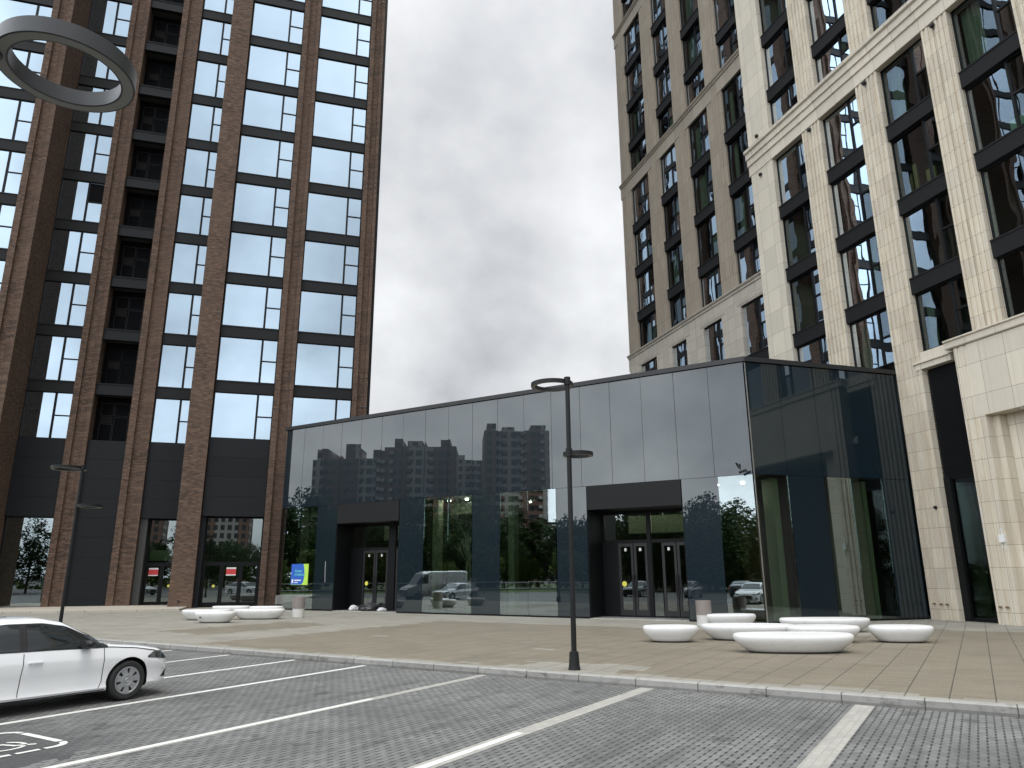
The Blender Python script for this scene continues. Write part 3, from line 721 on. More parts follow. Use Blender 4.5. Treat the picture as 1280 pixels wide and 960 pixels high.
for (y, z) in ((34.1, 25.9), (29.55, 26.1), (25.35, 26.1), (21.15, 26.1), (34.1, 28.6)):
    q = MB().box(XB-.16, XB+.0, y-.09, y+.09, z-.05, z+.07).tube((XB-.02, y, z), (XB-.16, y, z-.12), .03, .05)
    obj('facade_uplight', q, M['lamp_grey'], ST)
# furniture visible behind the panes
M['pale_green'] = m_plain('pale_green_board', (.45, .62, .50), .5); M['plywood'] = m_plain('plywood_sheet', (.55, .45, .25), .6)
obj('stacked_boards', MB().prism([(27.5, 24.3), (27.55, 24.3), (27.9, 24.9), (27.85, 24.9)], 19.2, 20.5).box(27.5, 27.6, 23.0, 23.5, 19.15, 20.2).box(27.4, 27.5, 23.9, 24.1, 19.15, 20.8), M['plywood'], ST)
obj('stacked_boxes', MB().box(27.4, 27.9, 18.4, 19.2, 19.15, 19.95).box(27.45, 27.9, 17.9, 18.3, 19.15, 20.1), M['pale_green'], ST)
for z in (19.95, 23.15, 27.15): obj('pale_blind', MB().box(27.3, 27.33, 50.2, 51.0, z, z+1.7), M['pale_green'], ST)
# ground storeys near the pavilion: louvre bay, shopfront, thick base wall
obj('louvre', None or (lambda m: ([m.box(26.92, 27.02, 22.72, 24.62, 5.92+.085*i, 5.92+.085*i+.045) for i in range(56)], m)[1])(MB()), M['panel2'], ST)
obj('louvre_backing', MB().box(27.04, 27.2, 22.70, 24.63, 5.9, 10.74), M['frame'], ST)
obj('lintel', MB().box(XB-.02, XG+.2, 23.05, 24.93, 10.74, 11.0).box(XB-.10, XG+.2, 23.04, 25.0, 11.0, 11.07).box(XB+.02, XG+.2, 22.7, 24.63, 11.07, 11.5), M['cornice'], ST)
f = MB().box(26.95, 27.15, 22.72, 22.84, 0, 5.9).box(26.9, 27.15, 24.3, 24.62, 0, 5.9).box(26.95, 27.15, 22.84, 24.3, 0, .16).box(26.95, 27.15, 22.84, 24.3, 5.8, 5.9)
sf = obj('shopfront', f, M['frame'], ST); obj('pane', MB().box(27.05, 27.06, 22.84, 24.3, .16, 5.8), m_glass('shopfront_glass', .05, (.5, .56, .48), (.86, .94, 1.0), wob=.0008, wscale=.4, edge=.08), sf)
obj('interior_partition', MB().box(27.6, 27.8, 23.9, 24.6, 0, 5.5), m_plain('sage_partition', (.13, .15, .10), .7), ST); obj('interior_partition', MB().box(27.9, 28.1, 22.8, 23.7, 0, 5.5), M['wood_panel'], ST)
# thick wall with ribs, a stepped niche and its coping
XT = 26.42
obj('base_wall', MB().prism([(XG+.3, 22.70), (XT, 22.70), (XT, 22.55), (XT+.05, 22.54), (XT+.05, 22.40), (XT, 22.39), (XT, 22.25), (XT+.05, 22.24), (XT+.05, 22.1), (XT, 22.09), (XT, 21.75), (XT+.35, 21.75), (XT+.35, 21.45), (XT+.7, 21.45), (XG+.3, 21.45)], 0, 8.05), M['stone'], ST)
obj('base_wall', MB().prism([(XG+.3, 22.70), (XT, 22.70), (XT, 22.55), (XT+.05, 22.54), (XT+.05, 22.40), (XT, 22.39), (XT, 22.25), (XT+.05, 22.24), (XT+.05, 22.1), (XT, 22.09), (XT, 7.6), (XG+.3, 7.6)], 8.052, 11.1), M['stone_smooth'], ST)
obj('niche_wall', MB().box(XT+2.2, XT+2.4, 7.6, 21.44, 0, 8.04), M['taupe'], ST); obj('niche_side', MB().box(XT+.72, XT+2.19, 20.3, 21.44, 0, 8.04), M['stone_smooth'], ST)
for i in range(9): obj('soffit_board', MB().box(XT+.05+.26*i, XT+.27+.26*i, 7.6, 20.29, 7.97, 8.04), M['stone_light'], ST)
cornice(7.6, 23.02, XT, XG+.3, [(None, 11.12), (.06, 11.12), (.10, 11.16), (.10, 11.40), (.18, 11.44), (.18, 11.50), (None, 11.50)], M['cornice'])
obj('wall_box', MB().box(XT-.09, XT-.005, 21.78, 22.02, 3.05, 3.35).box(XT-.03, XT-.005, 21.9, 21.93, 3.35, 3.6).box(XT-.03, XT-.005, 21.82, 21.85, 2.8, 3.05).box(XT-.03, XT-.005, 21.95, 21.98, 2.85, 3.05), M['white'], ST)
obj('wall_camera', MB().lathe([(0, -.1), (.06, -.08), (.08, 0), (.0, .0)], (XB-.02, 24.95, 4.65), 12, 'x'), M['lamp'], ST)
obj('small_sign', MB().box(26.88, 26.9, 22.75, 23.05, 8.2, 8.55), M['paper'], ST)
for y in (25.75, 25.4, 25.1): obj('drain_hood', MB().box(XB-.07, XB+.0, y-.05, y+.05, .62, .68), M['wood_panel'], ST)
for y in (22.5, 22.2): obj('drain_hood', MB().box(XT-.06, XT+.0, y-.05, y+.05, .62, .68), M['wood_panel'], ST)

# ------------------------------------------------------------------ glass pavilion
GP = wroot('glass_pavilion', (CX-6, CY+12, 0), 'low pavilion clad in dark glass panels between the two towers', 'pavilion')
ZM, ZT = 5.97, 10.86
SE = [0.05+1.59*i for i in range(19)]
def RF(a, b, z): return (CX+a, CY-b, z)       # right face: a along +X, b outwards
RSE = [.04, 1.67, 3.48, 4.90, 6.58, 8.11]
def panel(fr, a0, a1, z0, z1, mat, name='glass_panel', lab=None):
    g = .008; dy = random.uniform(-.002, .002)
    m_ = MB(); k = 0
    # a hair of tilt so that every panel mirrors a little differently
    t0, t1 = random.uniform(-.004, .004), random.uniform(-.004, .004)
    m_.v = [fr(a0+g, -.03, z0+g), fr(a1-g, -.03, z0+g), fr(a1-g, -.03, z1-g), fr(a0+g, -.03, z1-g), fr(a0+g, dy, z0+g), fr(a1-g, dy+t0, z0+g), fr(a1-g, dy+t0+t1, z1-g), fr(a0+g, dy+t1, z1-g)]
    m_.f = [(0, 1, 2, 3), (4, 5, 6, 7), (0, 1, 5, 4), (1, 2, 6, 5), (2, 3, 7, 6), (3, 0, 4, 7)]; m_.mi = [0]*6
    return obj(name, m_, mat, GP, label=lab)
for i in range(18): panel(PF, SE[i], SE[i+1], ZM, ZT, M['g_dark'])
for i in range(5): panel(RF, RSE[i], RSE[i+1], ZM, ZT, M['g_side'])
# backing shell behind the panels
end = 28.72
def back(fr, a0, a1, z0, z1): return MB().box(a0, a1, -.20, -.05, z0, z1, fr)
obj('backing_wall', MB().box(.2, end, -.20, -.05, ZM, ZT, PF), M['frame'], GP); obj('backing_wall', MB().box(.12, 8.1, -.20, -.05, ZM, ZT, RF), M['frame'], GP)
def window_glass(fr, a0, a1, lab=None):
    o = panel(fr, a0, a1, .07, ZM, M['g_clear'] if fr is PF else M['g_rclear'], 'glass_pane', lab)
for a, b in ((27.12, 28.68), (25.55, 27.12), (15.90, 17.49), (14.33, 15.90), (11.04, 12.63), (9.42, 11.04), (.05, 1.53)): window_glass(PF, a, b)
for a, b in ((23.92, 25.55), (17.49, 19.20), (12.63, 14.33), (7.79, 9.42), (1.53, 3.15)):
    panel(PF, a, b, .07, ZM, M['g_dark']); obj('backing_wall', MB().box(a+.02, b-.02, -.20, -.05, 0, ZM-.01, PF), M['frame'], GP)
for a, b in ((.04, 1.67), (3.48, 4.90), (4.90, 6.58)): window_glass(RF, a, b)
for a, b in ((1.67, 3.48), (6.58, 8.11)):
    panel(RF, a, b, .07, ZM, M['g_side']); obj('backing_wall', MB().box(a+.02, b-.02, -.20, -.05, 0, ZM-.01, RF), M['frame'], GP)
# slim mullions behind clear glass
mu = lambda fr, a, w=.035, d=.12: obj('mullion', MB().box(a-w, a+w, -.05-d, -.045, .0, ZM-.02, fr), M['frame'], GP)
for a in (15.90, 11.04, 27.12, 14.38, 17.44, 12.58, 9.47, 25.6): mu(PF, a)
for a in (4.90, 3.53, 6.5, 1.6): mu(RF, a, .04)
obj('corner_trim', MB().prism([(-.0, .0), (.035, .035), (.05, -.02), (-.02, -.05)], 0, ZT, lambda a, b, z: (CX+a-.02, CY+b-.02, z)), M['steel'], GP)
# base strip, coping
for fr_, a_, b_ in ((PF, .05, 3.14), (PF, 7.8, 19.19), (PF, 23.93, end), (RF, .05, 8.11)): obj('base_strip', MB().box(a_, b_, -.1, .015, 0, .065, fr_), M['frame'], GP)
obj('coping', MB().prism([PF(end+.1, .10, 0)[:2], PF(-.02, .10, 0)[:2], RF(-.02, .10, 0)[:2], RF(8.12, .10, 0)[:2], RF(8.12, -.5, 0)[:2], RF(.3, -.5, 0)[:2], PF(.3, -.5, 0)[:2], PF(end+.1, -.5, 0)[:2]][:8], ZT+.02, ZT+.10), M['black_trim'], GP)
obj('coping', MB().prism([PF(end+.1, .06, 0)[:2], PF(0, .06, 0)[:2], RF(0, .06, 0)[:2], RF(8.12, .06, 0)[:2], RF(8.12, -.5, 0)[:2], PF(end+.1, -.5, 0)[:2]], ZT+.102, ZT+.24), M['black_trim'], GP)
e2 = PF(end, 0, 0)
obj('roof', MB().prism([PF(end, -.25, 0)[:2], PF(.2, -.25, 0)[:2], (26.58, CY+.25), (26.58, 51.4), (e2[0]+.3, 51.4)], ZT-.25, ZT-.05), M['asphalt'], GP)
obj('end_wall', MB().prism([PF(end, -.05, 0)[:2], PF(end, -.25, 0)[:2], (e2[0]+.35, 51.5), (e2[0]+.1, 51.5)], 0, ZT+.01), M['frame'], GP)
# lobby inside
obj('lobby_floor', MB().prism([PF(end-.1, -.21, 0)[:2], PF(.2, -.21, 0)[:2], (26.5, CY+.3), (26.5, 51.3), (e2[0]+.5, 51.3)], .01, .03), M['int_floor'], GP)
obj('lobby_ceiling', MB().prism([PF(end-.1, -.21, 0)[:2], PF(.2, -.21, 0)[:2], (26.5, CY+.3), (26.5, 51.3), (e2[0]+.5, 51.3)], ZM-.06, ZM-.01), M['interior'], GP)
obj('lobby_wall', MB().box(.8, 26.4, -14.2, -14.0, .03, ZM-.07, PF), M['interior'], GP)
obj('lobby_wall', MB().box(e2[0]+.6, 26.5, 51.2, 51.4, .0, ZM), M['interior'], GP); obj('lobby_wall', MB().box(26.45, 26.58, CY+.25, 51.19, .0, ZM), M['interior'], GP)
obj('lobby_partition', MB().box(8.0, 8.2, -13.9, -1.9, .031, ZM-.08, PF).box(19.0, 19.2, -9, -1.9, .031, ZM-.08, PF), M['interior'], GP)
for s_ in (17.05, 12.25, 27.4):
    obj('lobby_column', MB().box(s_-.17, s_+.17, -.9, -.45, .032, ZM-.07, PF), M['int_cream'], GP)
obj('lobby_column', MB().box(1.2, 1.5, -1.2, -.5, .032, ZM-.07, RF), M['int_cream'], GP)
obj('lobby_column', MB().box(5.9, 6.1, -1.2, -.5, .032, ZM-.07, RF), M['int_cream'], GP)
obj('lobby_screen', MB().box(.15, 1.15, -1.6, -1.4, .032, 5.0, RF), M['wood_panel'], GP)
obj('lobby_beam', MB().box(12.7, 17.4, -2.4, -2.0, 5.2, 5.8, PF), M['int_cream'], GP)
obj('green_wall', MB().box(4.0, 6.9, -3.2, -3.0, .032, 4.8, RF), m_plain('lobby_olive_wall', (.12, .15, .10), .7), GP)
for (a, b) in ((13.0, 13.02),): pass
for s_, n_, z_ in ((16.6, -3, 5.85), (13.2, -4, 5.85), (10.3, -3, 5.85), (11.8, -5, 5.85), (26.2, -2.5, 5.85), (1.0, -2.0, 5.86), (5.5, -3.0, 5.85), (4.0, -5.0, 5.85), (21.5, -2.4, 5.85), (7.0, -2.6, 5.85), (15.5, -6, 5.85), (22, -6, 5.85), (3.6, -2.2, 5.85), (15.2, -.75, 5.85), (16.4, -.8, 5.85)):
    obj('ceiling_spot', MB().lathe([(0, -.03), (.09, -.03), (.09, .0), (0, 0)], PF(s_, n_, z_), 12), dot2, GP)  # strength raised to brighten the lobby; last two spots added to light the sculpture
# recessed entrances
def entrance(s0, s1, depth, leaves, transoms, col, lab):
    e = obj('entrance', MB().box(s0, s1, -depth, -.0, .0, .02, PF), M['stone_light'], GP, label=lab)
    obj('entrance_header', MB().box(s0+.01, s1-.01, -.2, .03, 4.86, ZM-.01, PF), M['spandrel'], e)
    obj('recess_wall', MB().box(s1-.02, s1+.1, -depth-.2, -.045, .0, 4.85, PF), M['frame'], e); obj('recess_wall', MB().box(s0-.1, s0+.02, -depth-.2, -.045, .0, 4.85, PF), M['frame'], e)
    obj('recess_ceiling', MB().box(s0, s1, -depth-.1, -.2, 4.86, 4.95, PF), M['frame'], e)
    n = -depth; f = MB()
    f.box(s0+.02, s1-.02, n-.08, n, 4.7, 4.85, PF).box(s0+.02, s1-.02, n-.08, n+.003, 3.35, 3.5, PF).box(s0+.02, s1-.02, n-.08, n, .02, .1, PF)
    f.box(col[0], col[1], n-.12, n+.05, .1, 4.7, PF)
    ds = sorted([x for l in leaves for x in l[:2]])
    f.box(s0+.02, s0+.1, n-.08, n, .1, 4.7, PF).box(s1-.1, s1-.02, n-.08, n, .1, 4.7, PF)
    fr_ = obj('door_frame', f, M['frame'], e)
    for a, b in transoms: obj('transom_pane', MB().box(a, b, n-.05, n-.04, 3.5, 4.7, PF), M['g_door'], e)
    for a, b, kind in leaves:
        st = .12 if b-a > .6 else .07
        if kind == 'fix':
            obj('side_pane', MB().box(a, b, n-.05, n-.04, .1, 3.35, PF), M['g_door'], e); continue
        if kind == 'blank':
            obj('side_panel', MB().box(a, b, n-.06, n-.01, .1, 3.35, PF), M['frame'], e); continue
        d = MB().box(a+.008, a+st, n-.07, n+.01, .1, 3.34, PF).box(b-st, b-.008, n-.07, n+.01, .1, 3.34, PF).box(a+st, b-st, n-.07, n+.01, .1, .34, PF).box(a+st, b-st, n-.07, n+.01, 3.2, 3.34, PF)
        do = obj('door', d, M['black_trim'], GP)
        obj('door_glass', MB().box(a+st, b-st, n-.04, n-.03, .34, 3.2, PF), M['g_door'], do)
        hs = a+.06 if 'L' in kind else b-.06
        obj('handle', MB().tube(PF(hs, n+.07, .95), PF(hs, n+.07, 1.9), .016, .016).tube(PF(hs, n, 1.0), PF(hs, n+.07, 1.0), .01, .01).tube(PF(hs, n, 1.85), PF(hs, n+.07, 1.85), .01, .01), M['lamp'], do)
        if 'y' in kind:
            sc_ = (a+b)/2+(.12 if 'L' in kind else -.1); q = MB(); k = len(q.v)
            for j in range(18):
                t = 2*math.pi*j/18; q.v += [PF(sc_+.12*math.cos(t), n+.02, 1.5+.12*math.sin(t)), PF(sc_+.12*math.cos(t), n+.014, 1.5+.12*math.sin(t))]
            q.f = [tuple(k+2*j for j in range(18)), tuple(k+2*j+1 for j in range(18))]; q.mi = [0, 0]
            obj('round_sticker', q, M['yellow'], do)
        if 'w' in kind: obj('paper_tag', MB().box((a+b)/2-.05, (a+b)/2+.06, n+.012, n+.018, 2.98, 3.12, PF), M['paper'], do)
    return e
entrance(3.17, 7.77, 1.55, [(6.95, 7.67, 'blank'), (6.20, 6.95, 'Lyw'), (5.50, 6.18, 'w'), (4.85, 5.30, 'fix'), (4.10, 4.80, 'Lw'), (3.27, 4.08, 'Ry')], [(5.5, 7.6), (3.27, 5.25)], (5.30, 5.48), 'wider recessed entrance nearest the street lamp')
entrance(19.22, 23.90, 1.25, [(22.95, 23.8, 'blank'), (21.95, 22.9, 'Lyw'), (21.0, 21.93, 'w'), (19.35, 20.4, 'L')], [(21.0, 23.0), (19.35, 20.6)], (20.45, 20.95), 'narrower recessed entrance nearest the brick tower')
obj('lobby_bulkhead', MB().box(3.5, 7.2, -4.0, -3.5, 3.9, 4.75, PF), M['int_box'], GP); obj('lobby_bulkhead', MB().box(19.6, 22.9, -3.4, -3.0, 4.0, 4.8, PF), M['int_box'], GP)
obj('door_pull', MB().tube(PF(24.55, .06, 1.55), PF(24.60, .06, 2.75), .02, .02).tube(PF(24.56, .0, 1.7), PF(24.56, .06, 1.7), .012, .012).tube(PF(24.6, .0, 2.6), PF(24.6, .06, 2.6), .012, .012), M['steel'], GP)
obj('security_camera', MB().tube(PF(.25, .0, 6.1), PF(.25, .30, 6.12), .02, .02).tube(PF(.20, .32, 6.12), PF(.5, .42, 6.02), .055, .055).tube(PF(.55, .1, 6.2), PF(.62, .25, 6.45), .012, .05), M['lamp'], GP)
# blue and lime poster standing behind the glass
def text(body, name, size, mat, origin, xdir, parent, align='LEFT'):
    cu = bpy.data.curves.new(name, 'FONT'); cu.body = body; cu.size = size; cu.extrude = .002; cu.align_x = align
    o = bpy.data.objects.new(name, cu); COL.objects.link(o)
    x = Vector(xdir).normalized(); zv = Vector((0, 0, 1)); n = x.cross(zv)
    o.matrix_world = Matrix(((x.x, zv.x, n.x, origin[0]), (x.y, zv.y, n.y, origin[1]), (x.z, zv.z, n.z, origin[2]), (0, 0, 0, 1)))
    bpy.context.view_layer.update()
    me = bpy.data.meshes.new_from_object(o.evaluated_get(bpy.context.evaluated_depsgraph_get())); me.transform(o.matrix_world)
    bpy.data.objects.remove(o); me.materials.clear(); me.materials.append(mat)
    ob = bpy.data.objects.new(name, me); ROOTM[ob.name] = Matrix(); COL.objects.link(ob); ob.parent = parent; ob.matrix_parent_inverse = Matrix(); return ob
xd = (-PDIR[0], -PDIR[1], 0)
pa, pb = 26.0, 27.42
po = obj('poster', MB().box(pa, pb, .012, .024, 1.42, 2.62, PF), M['lime'], GP, label='blue and lime poster on the glass')
q = MB(); pts = [(pb, 1.44), (pb, 2.62), (pa+.42, 2.62)] + [(pa+.42-.12*math.sin(math.pi*t/8), 2.62-1.18*t/8) for t in range(1, 8)] + [(pa+.5, 1.44)]
q.quad([PF(a, .028, z) for a, z in pts]); obj('poster_field', q, M['blue'], po)
text('Скоро', 'poster_text', .2, M['cyan'], PF(pb-.3, .032, 2.15), xd, po); text('открытие', 'poster_text', .2, M['cyan'], PF(pb-.3, .032, 1.95), xd, po)
obj('poster_logo', MB().box(pb-.22, pb-.08, .030, .034, 1.52, 1.74, PF).box(pb-.85, pb-.30, .030, .034, 1.65, 1.72, PF).box(pb-.6, pb-.30, .030, .034, 1.53, 1.58, PF), M['paper'], po)

# white branching decorative trees inside the lobby
def deco_tree(loc, hgt, label):
    r0 = wroot('branch_sculpture', loc, label, 'sculpture', 'white branch sculptures in the lobby'); b = MB(); x, y, z = loc
    rnd = random.Random(3)
    for dx in (-.05, .05): b.tube((x+dx, y, z), (x+dx*2, y, z+hgt*.55), .075, .05)
    obj('trunk', b, M['white'], r0); t = MB()
    for i in range(16):
        a = rnd.uniform(0, 6.28); e = rnd.uniform(.85, 1.35); L = hgt*rnd.uniform(.26, .36); s_ = Vector((x, y, z+hgt*rnd.uniform(.5, .6)))
        d = Vector((math.cos(a)*math.cos(e), math.sin(a)*math.cos(e), math.sin(e))); m_ = s_+d*L*.55; t.tube(s_, m_, .04, .03, 6)
        for j in range(3):
            d2 = (d+Vector((rnd.uniform(-.45, .45), rnd.uniform(-.45, .45), rnd.uniform(-.1, .4)))).normalized(); t.tube(m_, m_+d2*L*.45, .026, .015, 5)
    obj('branches', t, M['white'], r0)
q = PF(15.55, -1.45, .035); deco_tree(q, 4.6, 'white branching sculpture behind the clear panes next to the narrower entrance')

# ------------------------------------------------------------------ street lamps
def lamp(loc, ztop, hh, a1, a2, z2, label, metal, r1=.5, r2=.345, low=True):
    L = wroot('street_lamp', loc, label, 'street lamp', 'ring headed street lamps'); x, y, z = loc; sc = r1/.5
    obj('pole', MB().lathe([(.058, 0), (.052, ztop-z)], (x, y, z), 16), metal, L, smooth=True)
    obj('base', MB().lathe([(.0, 0), (.135, 0), (.125, .04), (.115, .09), (.095, .36), (.06, .38), (.0, .38)], (x, y, z), 16), metal, L, smooth=True)
    for r, ang, zz, nm in ((r1, a1, ztop-.06, 'upper'), (r2, a2, z2, 'lower')):
        if nm == 'lower' and not low: continue
        c = (x+r*math.cos(ang), y+r*math.sin(ang), zz)
        o = obj('lamp_ring', MB().ring(c, r, r-.105*sc, zz-hh*sc, zz+hh*sc, mi=0), [metal], L, smooth=True)
        obj('diffuser', MB().ring(c, r-.015, r-.09*sc, zz-(hh+.003)*sc, zz-(hh-.0005)*sc), M['lens'], o)
        obj('bracket', MB().lathe([(.075, -.09), (.075, .09)], (x, y, zz), 16), metal, o)
    return L
A = math.atan2
v1 = rt*(-.335)+hd*.37; v2 = rt*.23+hd*.26
lamp((5.98, 15.26, 0), 6.36, .042, A(v1.y, v1.x), A(v2.y, v2.x), 4.62, 'black ring headed lamp post with two rings on the kerb in front of the pavilion', M['lamp'])
v1 = rt*(-.5)+hd*.1; v2 = rt*.5+hd*.1
lamp((-7.05, 28.7, 0), 5.72, .042, A(v1.y, v1.x), A(v2.y, v2.x), 4.33, 'slim ring headed lamp post rising behind the white car', M['lamp'], r1=.56, r2=.39)
v1 = Vector((1.0, .28, 0))
nl = (-2.46, 5.76, -.15)
lamp(nl, 6.02, .068, A(v1.y, v1.x), A(v1.y, v1.x)+math.pi, 4.3, 'close grey lamp ring reaching in over the brick tower from a post outside the view', M['lamp_grey'], r1=.5, low=False)

# ------------------------------------------------------------------ pebble benches and bins
def bench(s_, n_, L_, Wd, ang, label, h=.46, grp='white pebble shaped benches', dish=True):
    x, y, _ = PF(s_, n_, 0)
    r0 = root('pebble_bench', (x, y, 0), label, 'bench', grp, rz=ang)
    m_ = MB(); seg = 56
    prof = [(0, .035), (.70, .035), (.735, .06), (.83, .14), (.925, .225), (.98, .295), (1.0, .35), (.995, .395), (.965, .43), (.91, .448), (.84, .45), (.72, .436), (.5, .428), (0, .424)]
    kx = len(prof)
    for i in range(seg):
        t = 2*math.pi*i/seg; c_, s2 = math.cos(t), math.sin(t); p = 2.35
        rr = (abs(c_)**p+abs(s2)**p)**(-1/p)
        egg = 1+.07*c_
        for r, z in prof:
            e = .55 if z < .3 else 1
            shrink = (1-r) if z < .36 and r > 0 else 0
            # both axes lose the same absolute width towards the foot
            lx = max(L_/2*r*.4+L_/2*.6-Wd/2*(1-r)*.9 if z < .36 else L_/2-(1-r)*Wd/2, .0) if r > 0 else 0
            ly = Wd/2*r
            m_.v.append((lx*rr*c_*1.0, ly*rr*s2*egg, z*h/.45))
    for i in range(seg):
        i2 = (i+1) % seg
        for j in range(kx-1): m_.f.append((i*kx+j, i2*kx+j, i2*kx+j+1, i*kx+j+1)); m_.mi.append(0)
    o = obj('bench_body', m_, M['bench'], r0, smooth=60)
    f = MB(); f.lathe([(0, 0), (Wd/2*.72, 0), (Wd/2*.72, .036), (0, .036)], (0, 0, 0), 32, sx=(L_/2-.14*Wd-.1)/(Wd/2*.72)*.93, sy=.93)
    obj('foot', f, M['black_trim'], r0); BENCH.append(r0)
    return r0
BENCH = []
# angle of the long axis: across the view
va = math.atan2(rt.y, rt.x)
def at_px(u, v, z=0.0):
    d = (u-640)*R2+(480-v)*U2+F_PX*FW; t = (z-H)/d.z; p = CAM+d*t; return p
def bench_px(u, v, L_, Wd, da, label):
    p = at_px(u, v); hdn = Vector((p.x, p.y, 0)).normalized(); p = p+hdn*Wd*.36
    q = Vector((p.x-CX, p.y-CY)); return bench(q.dot(Vector(PDIR)), q.dot(Vector(PN)), L_, Wd, va+R_(da), label)
bench_px(839, 803.5, 1.62, 1.0, -2, 'small round white bench standing alone nearest the wide entrance')
bench_px(936, 801.5, 2.75, 1.25, -8, 'long white bench touching the pale litter bin side of the big cluster')
bench_px(993, 817.5, 3.0, 1.3, -3, 'largest white bench in front of the others in the big cluster')
bench_px(1030, 804, 2.05, 1.15, -4, 'mid sized white bench half hidden behind the largest one')
bench_px(1032, 791, 3.0, 1.2, -3, 'long white bench furthest back against the pavilion glass corner')
bench_px(1128, 804, 1.75, 1.1, -4, 'small white bench standing alone beside the stone tower')
bench_px(914, 784, 1.9, 1.0, 0, 'small white bench at the back right beside the litter bin')
bench_px(257, 775.5, 2.2, 1.0, 0, 'white bench at the left end of the far cluster by the brick piers')
bench_px(268, 779, 1.72, .95, 0, 'smallest white bench with a dark spot in front of the far cluster')
_b = at_px(258.5, 776.5); obj('drain_plug', MB().lathe([(0, -.02), (.035, -.02), (.035, .02), (0, .02)], (0, 0, 0), 12, 'y'), M['black_trim'], BENCH[-1]).location = (-.48, -.40, .24)
bench_px(288, 769.5, 1.9, .9, 0, 'white bench tucked behind the middle of the far cluster')
bench_px(323.5, 774.5, 2.35, 1.0, 0, 'long white bench at the right end of the far cluster near the poster')
bench_px(332, 770, 1.7, .9, 0, 'white bench almost hidden behind the long one by the brick pier')

def bin_(u, v, label):
    p = at_px(u, v); x, y = p.x, p.y
    r0 = wroot('litter_bin', (x, y, 0), label, 'litter bin', 'round litter bins'); h = .95
    obj('bin_base', MB().lathe([(0, 0), (.26, 0), (.28, .02), (.28, .42), (0, .42)], (x, y, 0), 28), M['bin_low'], r0, smooth=True)
    t = MB(); n = 26
    for i in range(n):
        a = 2*math.pi*i/n; a2 = a+2*math.pi/n*.82
        t.quad([(x+.29*math.cos(a), y+.29*math.sin(a), .425), (x+.29*math.cos(a2), y+.29*math.sin(a2), .425), (x+.29*math.cos(a2), y+.29*math.sin(a2), h), (x+.29*math.cos(a), y+.29*math.sin(a), h)])
    obj('slat_sleeve', t, M['bin_top'], r0); obj('liner', MB().lathe([(0, .425), (.275, .425), (.275, h-.01), (.23, h-.01), (.22, h-.2), (0, h-.2)], (x, y, 0), 28), M['bin_top'], r0)
bin_(372.5, 772, 'round litter bin below the blue and lime poster'); bin_(881, 783, 'round litter bin behind the benches beside the wide entrance')

# sacks left in the narrower entrance
def sack(s_, n_, r, mat, label, sx=1.0, h=.7):
    bm = bmesh.new(); bmesh.ops.create_icosphere(bm, subdivisions=4, radius=r); rnd = random.Random(int(s_*100)); off = Vector((rnd.random()*9, 0, 0))
    from mathutils import noise
    x, y, _ = PF(s_, n_, 0)
    for v in bm.verts:
        d = noise.noise(v.co*5/r*.35+off)*.25*r+noise.noise(v.co*14/r*.35+off)*.12*r
        v.co += v.co.normalized()*d; v.co.x *= sx; v.co.z = max(v.co.z*h, -r*h*.75)+r*h*.75
        v.co += Vector((x, y, .022))
    me = bpy.data.meshes.new('rubbish_sack'); bm.to_mesh(me); bm.free(); me.materials.append(mat)
    o = bpy.data.objects.new('rubbish_sack', me); COL.objects.link(o); tag(o, label, 'sack', 'sacks left in the narrower entrance')
    c = Vector((x, y, .022)); me.transform(Matrix.Translation(-c)); o.location = c
sack(22.75, -.5, .25, M['bag2'], 'small white and grey sack on the ground in the narrower entrance'); sack(21.75, -.7, .34, M['bag'], 'big slumped black sack on the ground in the narrower entrance', 1.8, .7); sack(20.75, -.6, .2, M['bag2'], 'small pale sack beside the big black one at the door', 1.2, .6)

# ------------------------------------------------------------------ cars
def interp(x, pts):
    if x <= pts[0][0]: return pts[0][1]
    for (a, b), (c, d) in zip(pts, pts[1:]):
        if x <= c:
            t = (x-a)/(c-a); t = t*t*(3-2*t)*.35+t*.65; return b+(d-b)*t
    return pts[-1][1]
SEDAN = dict(
    top=[(-2.42, .80), (-2.38, .98), (-2.25, 1.06), (-1.95, 1.12), (-1.6, 1.27), (-1.15, 1.41), (-.6, 1.465), (-.1, 1.46), (.25, 1.39), (.7, 1.17), (1.02, .985), (1.3, .945), (1.7, .90), (2.0, .845), (2.18, .775), (2.30, .68), (2.36, .56)],
    bot=[(-2.42, .42), (-2.3, .26), (-1.9, .2), (1.9, .185), (2.2, .20), (2.36, .3)],
    wid=[(-2.42, .60), (-2.3, .76), (-2.0, .86), (-1.4, .915), (0, .925), (1.2, .92), (1.7, .90), (2.0, .85), (2.2, .755), (2.32, .60), (2.36, .46)],
    belt=[(-2.42, .92), (-1.5, .975), (0, .945), (1.0, .915), (1.4, .875), (2.0, .775), (2.36, .5)])
def ring_at(x, P):
    zt, zb, w, zl = interp(x, P['top']), interp(x, P['bot']), interp(x, P['wid']), interp(x, P['belt'])
    zl = min(zl, zt-.05); hgt = zt-zl; g_ = min(1, max(0, (hgt-.06)/.2))
    zmid = min(.60, zb+(zl-zb)*.6)
    pts = [(0, zb), (.80*w, zb), (.945*w, zb+.025), (.972*w, zb+.075), (.952*w, zb+.14), (.972*w, zmid-.04), (w, max(zmid, zl-.20)), (.992*w, max(zmid+.02, zl-.165)), (.955*w, zl)]
    gh = [(.925, .10), (.885, .30), (.835, .52), (.78, .72), (.735, .85), (.66, .935), (.50, .975), (.3, .992), (0, 1)]
    bo = [(.93, .35), (.88, .58), (.80, .74), (.70, .84), (.6, .90), (.48, .945), (.33, .975), (.18, .993), (0, 1)]
    for (a, b), (c, d) in zip(gh, bo): pts.append(((a*g_+c*(1-g_))*w, zl+hgt*(b*g_+d*(1-g_))))
    return pts
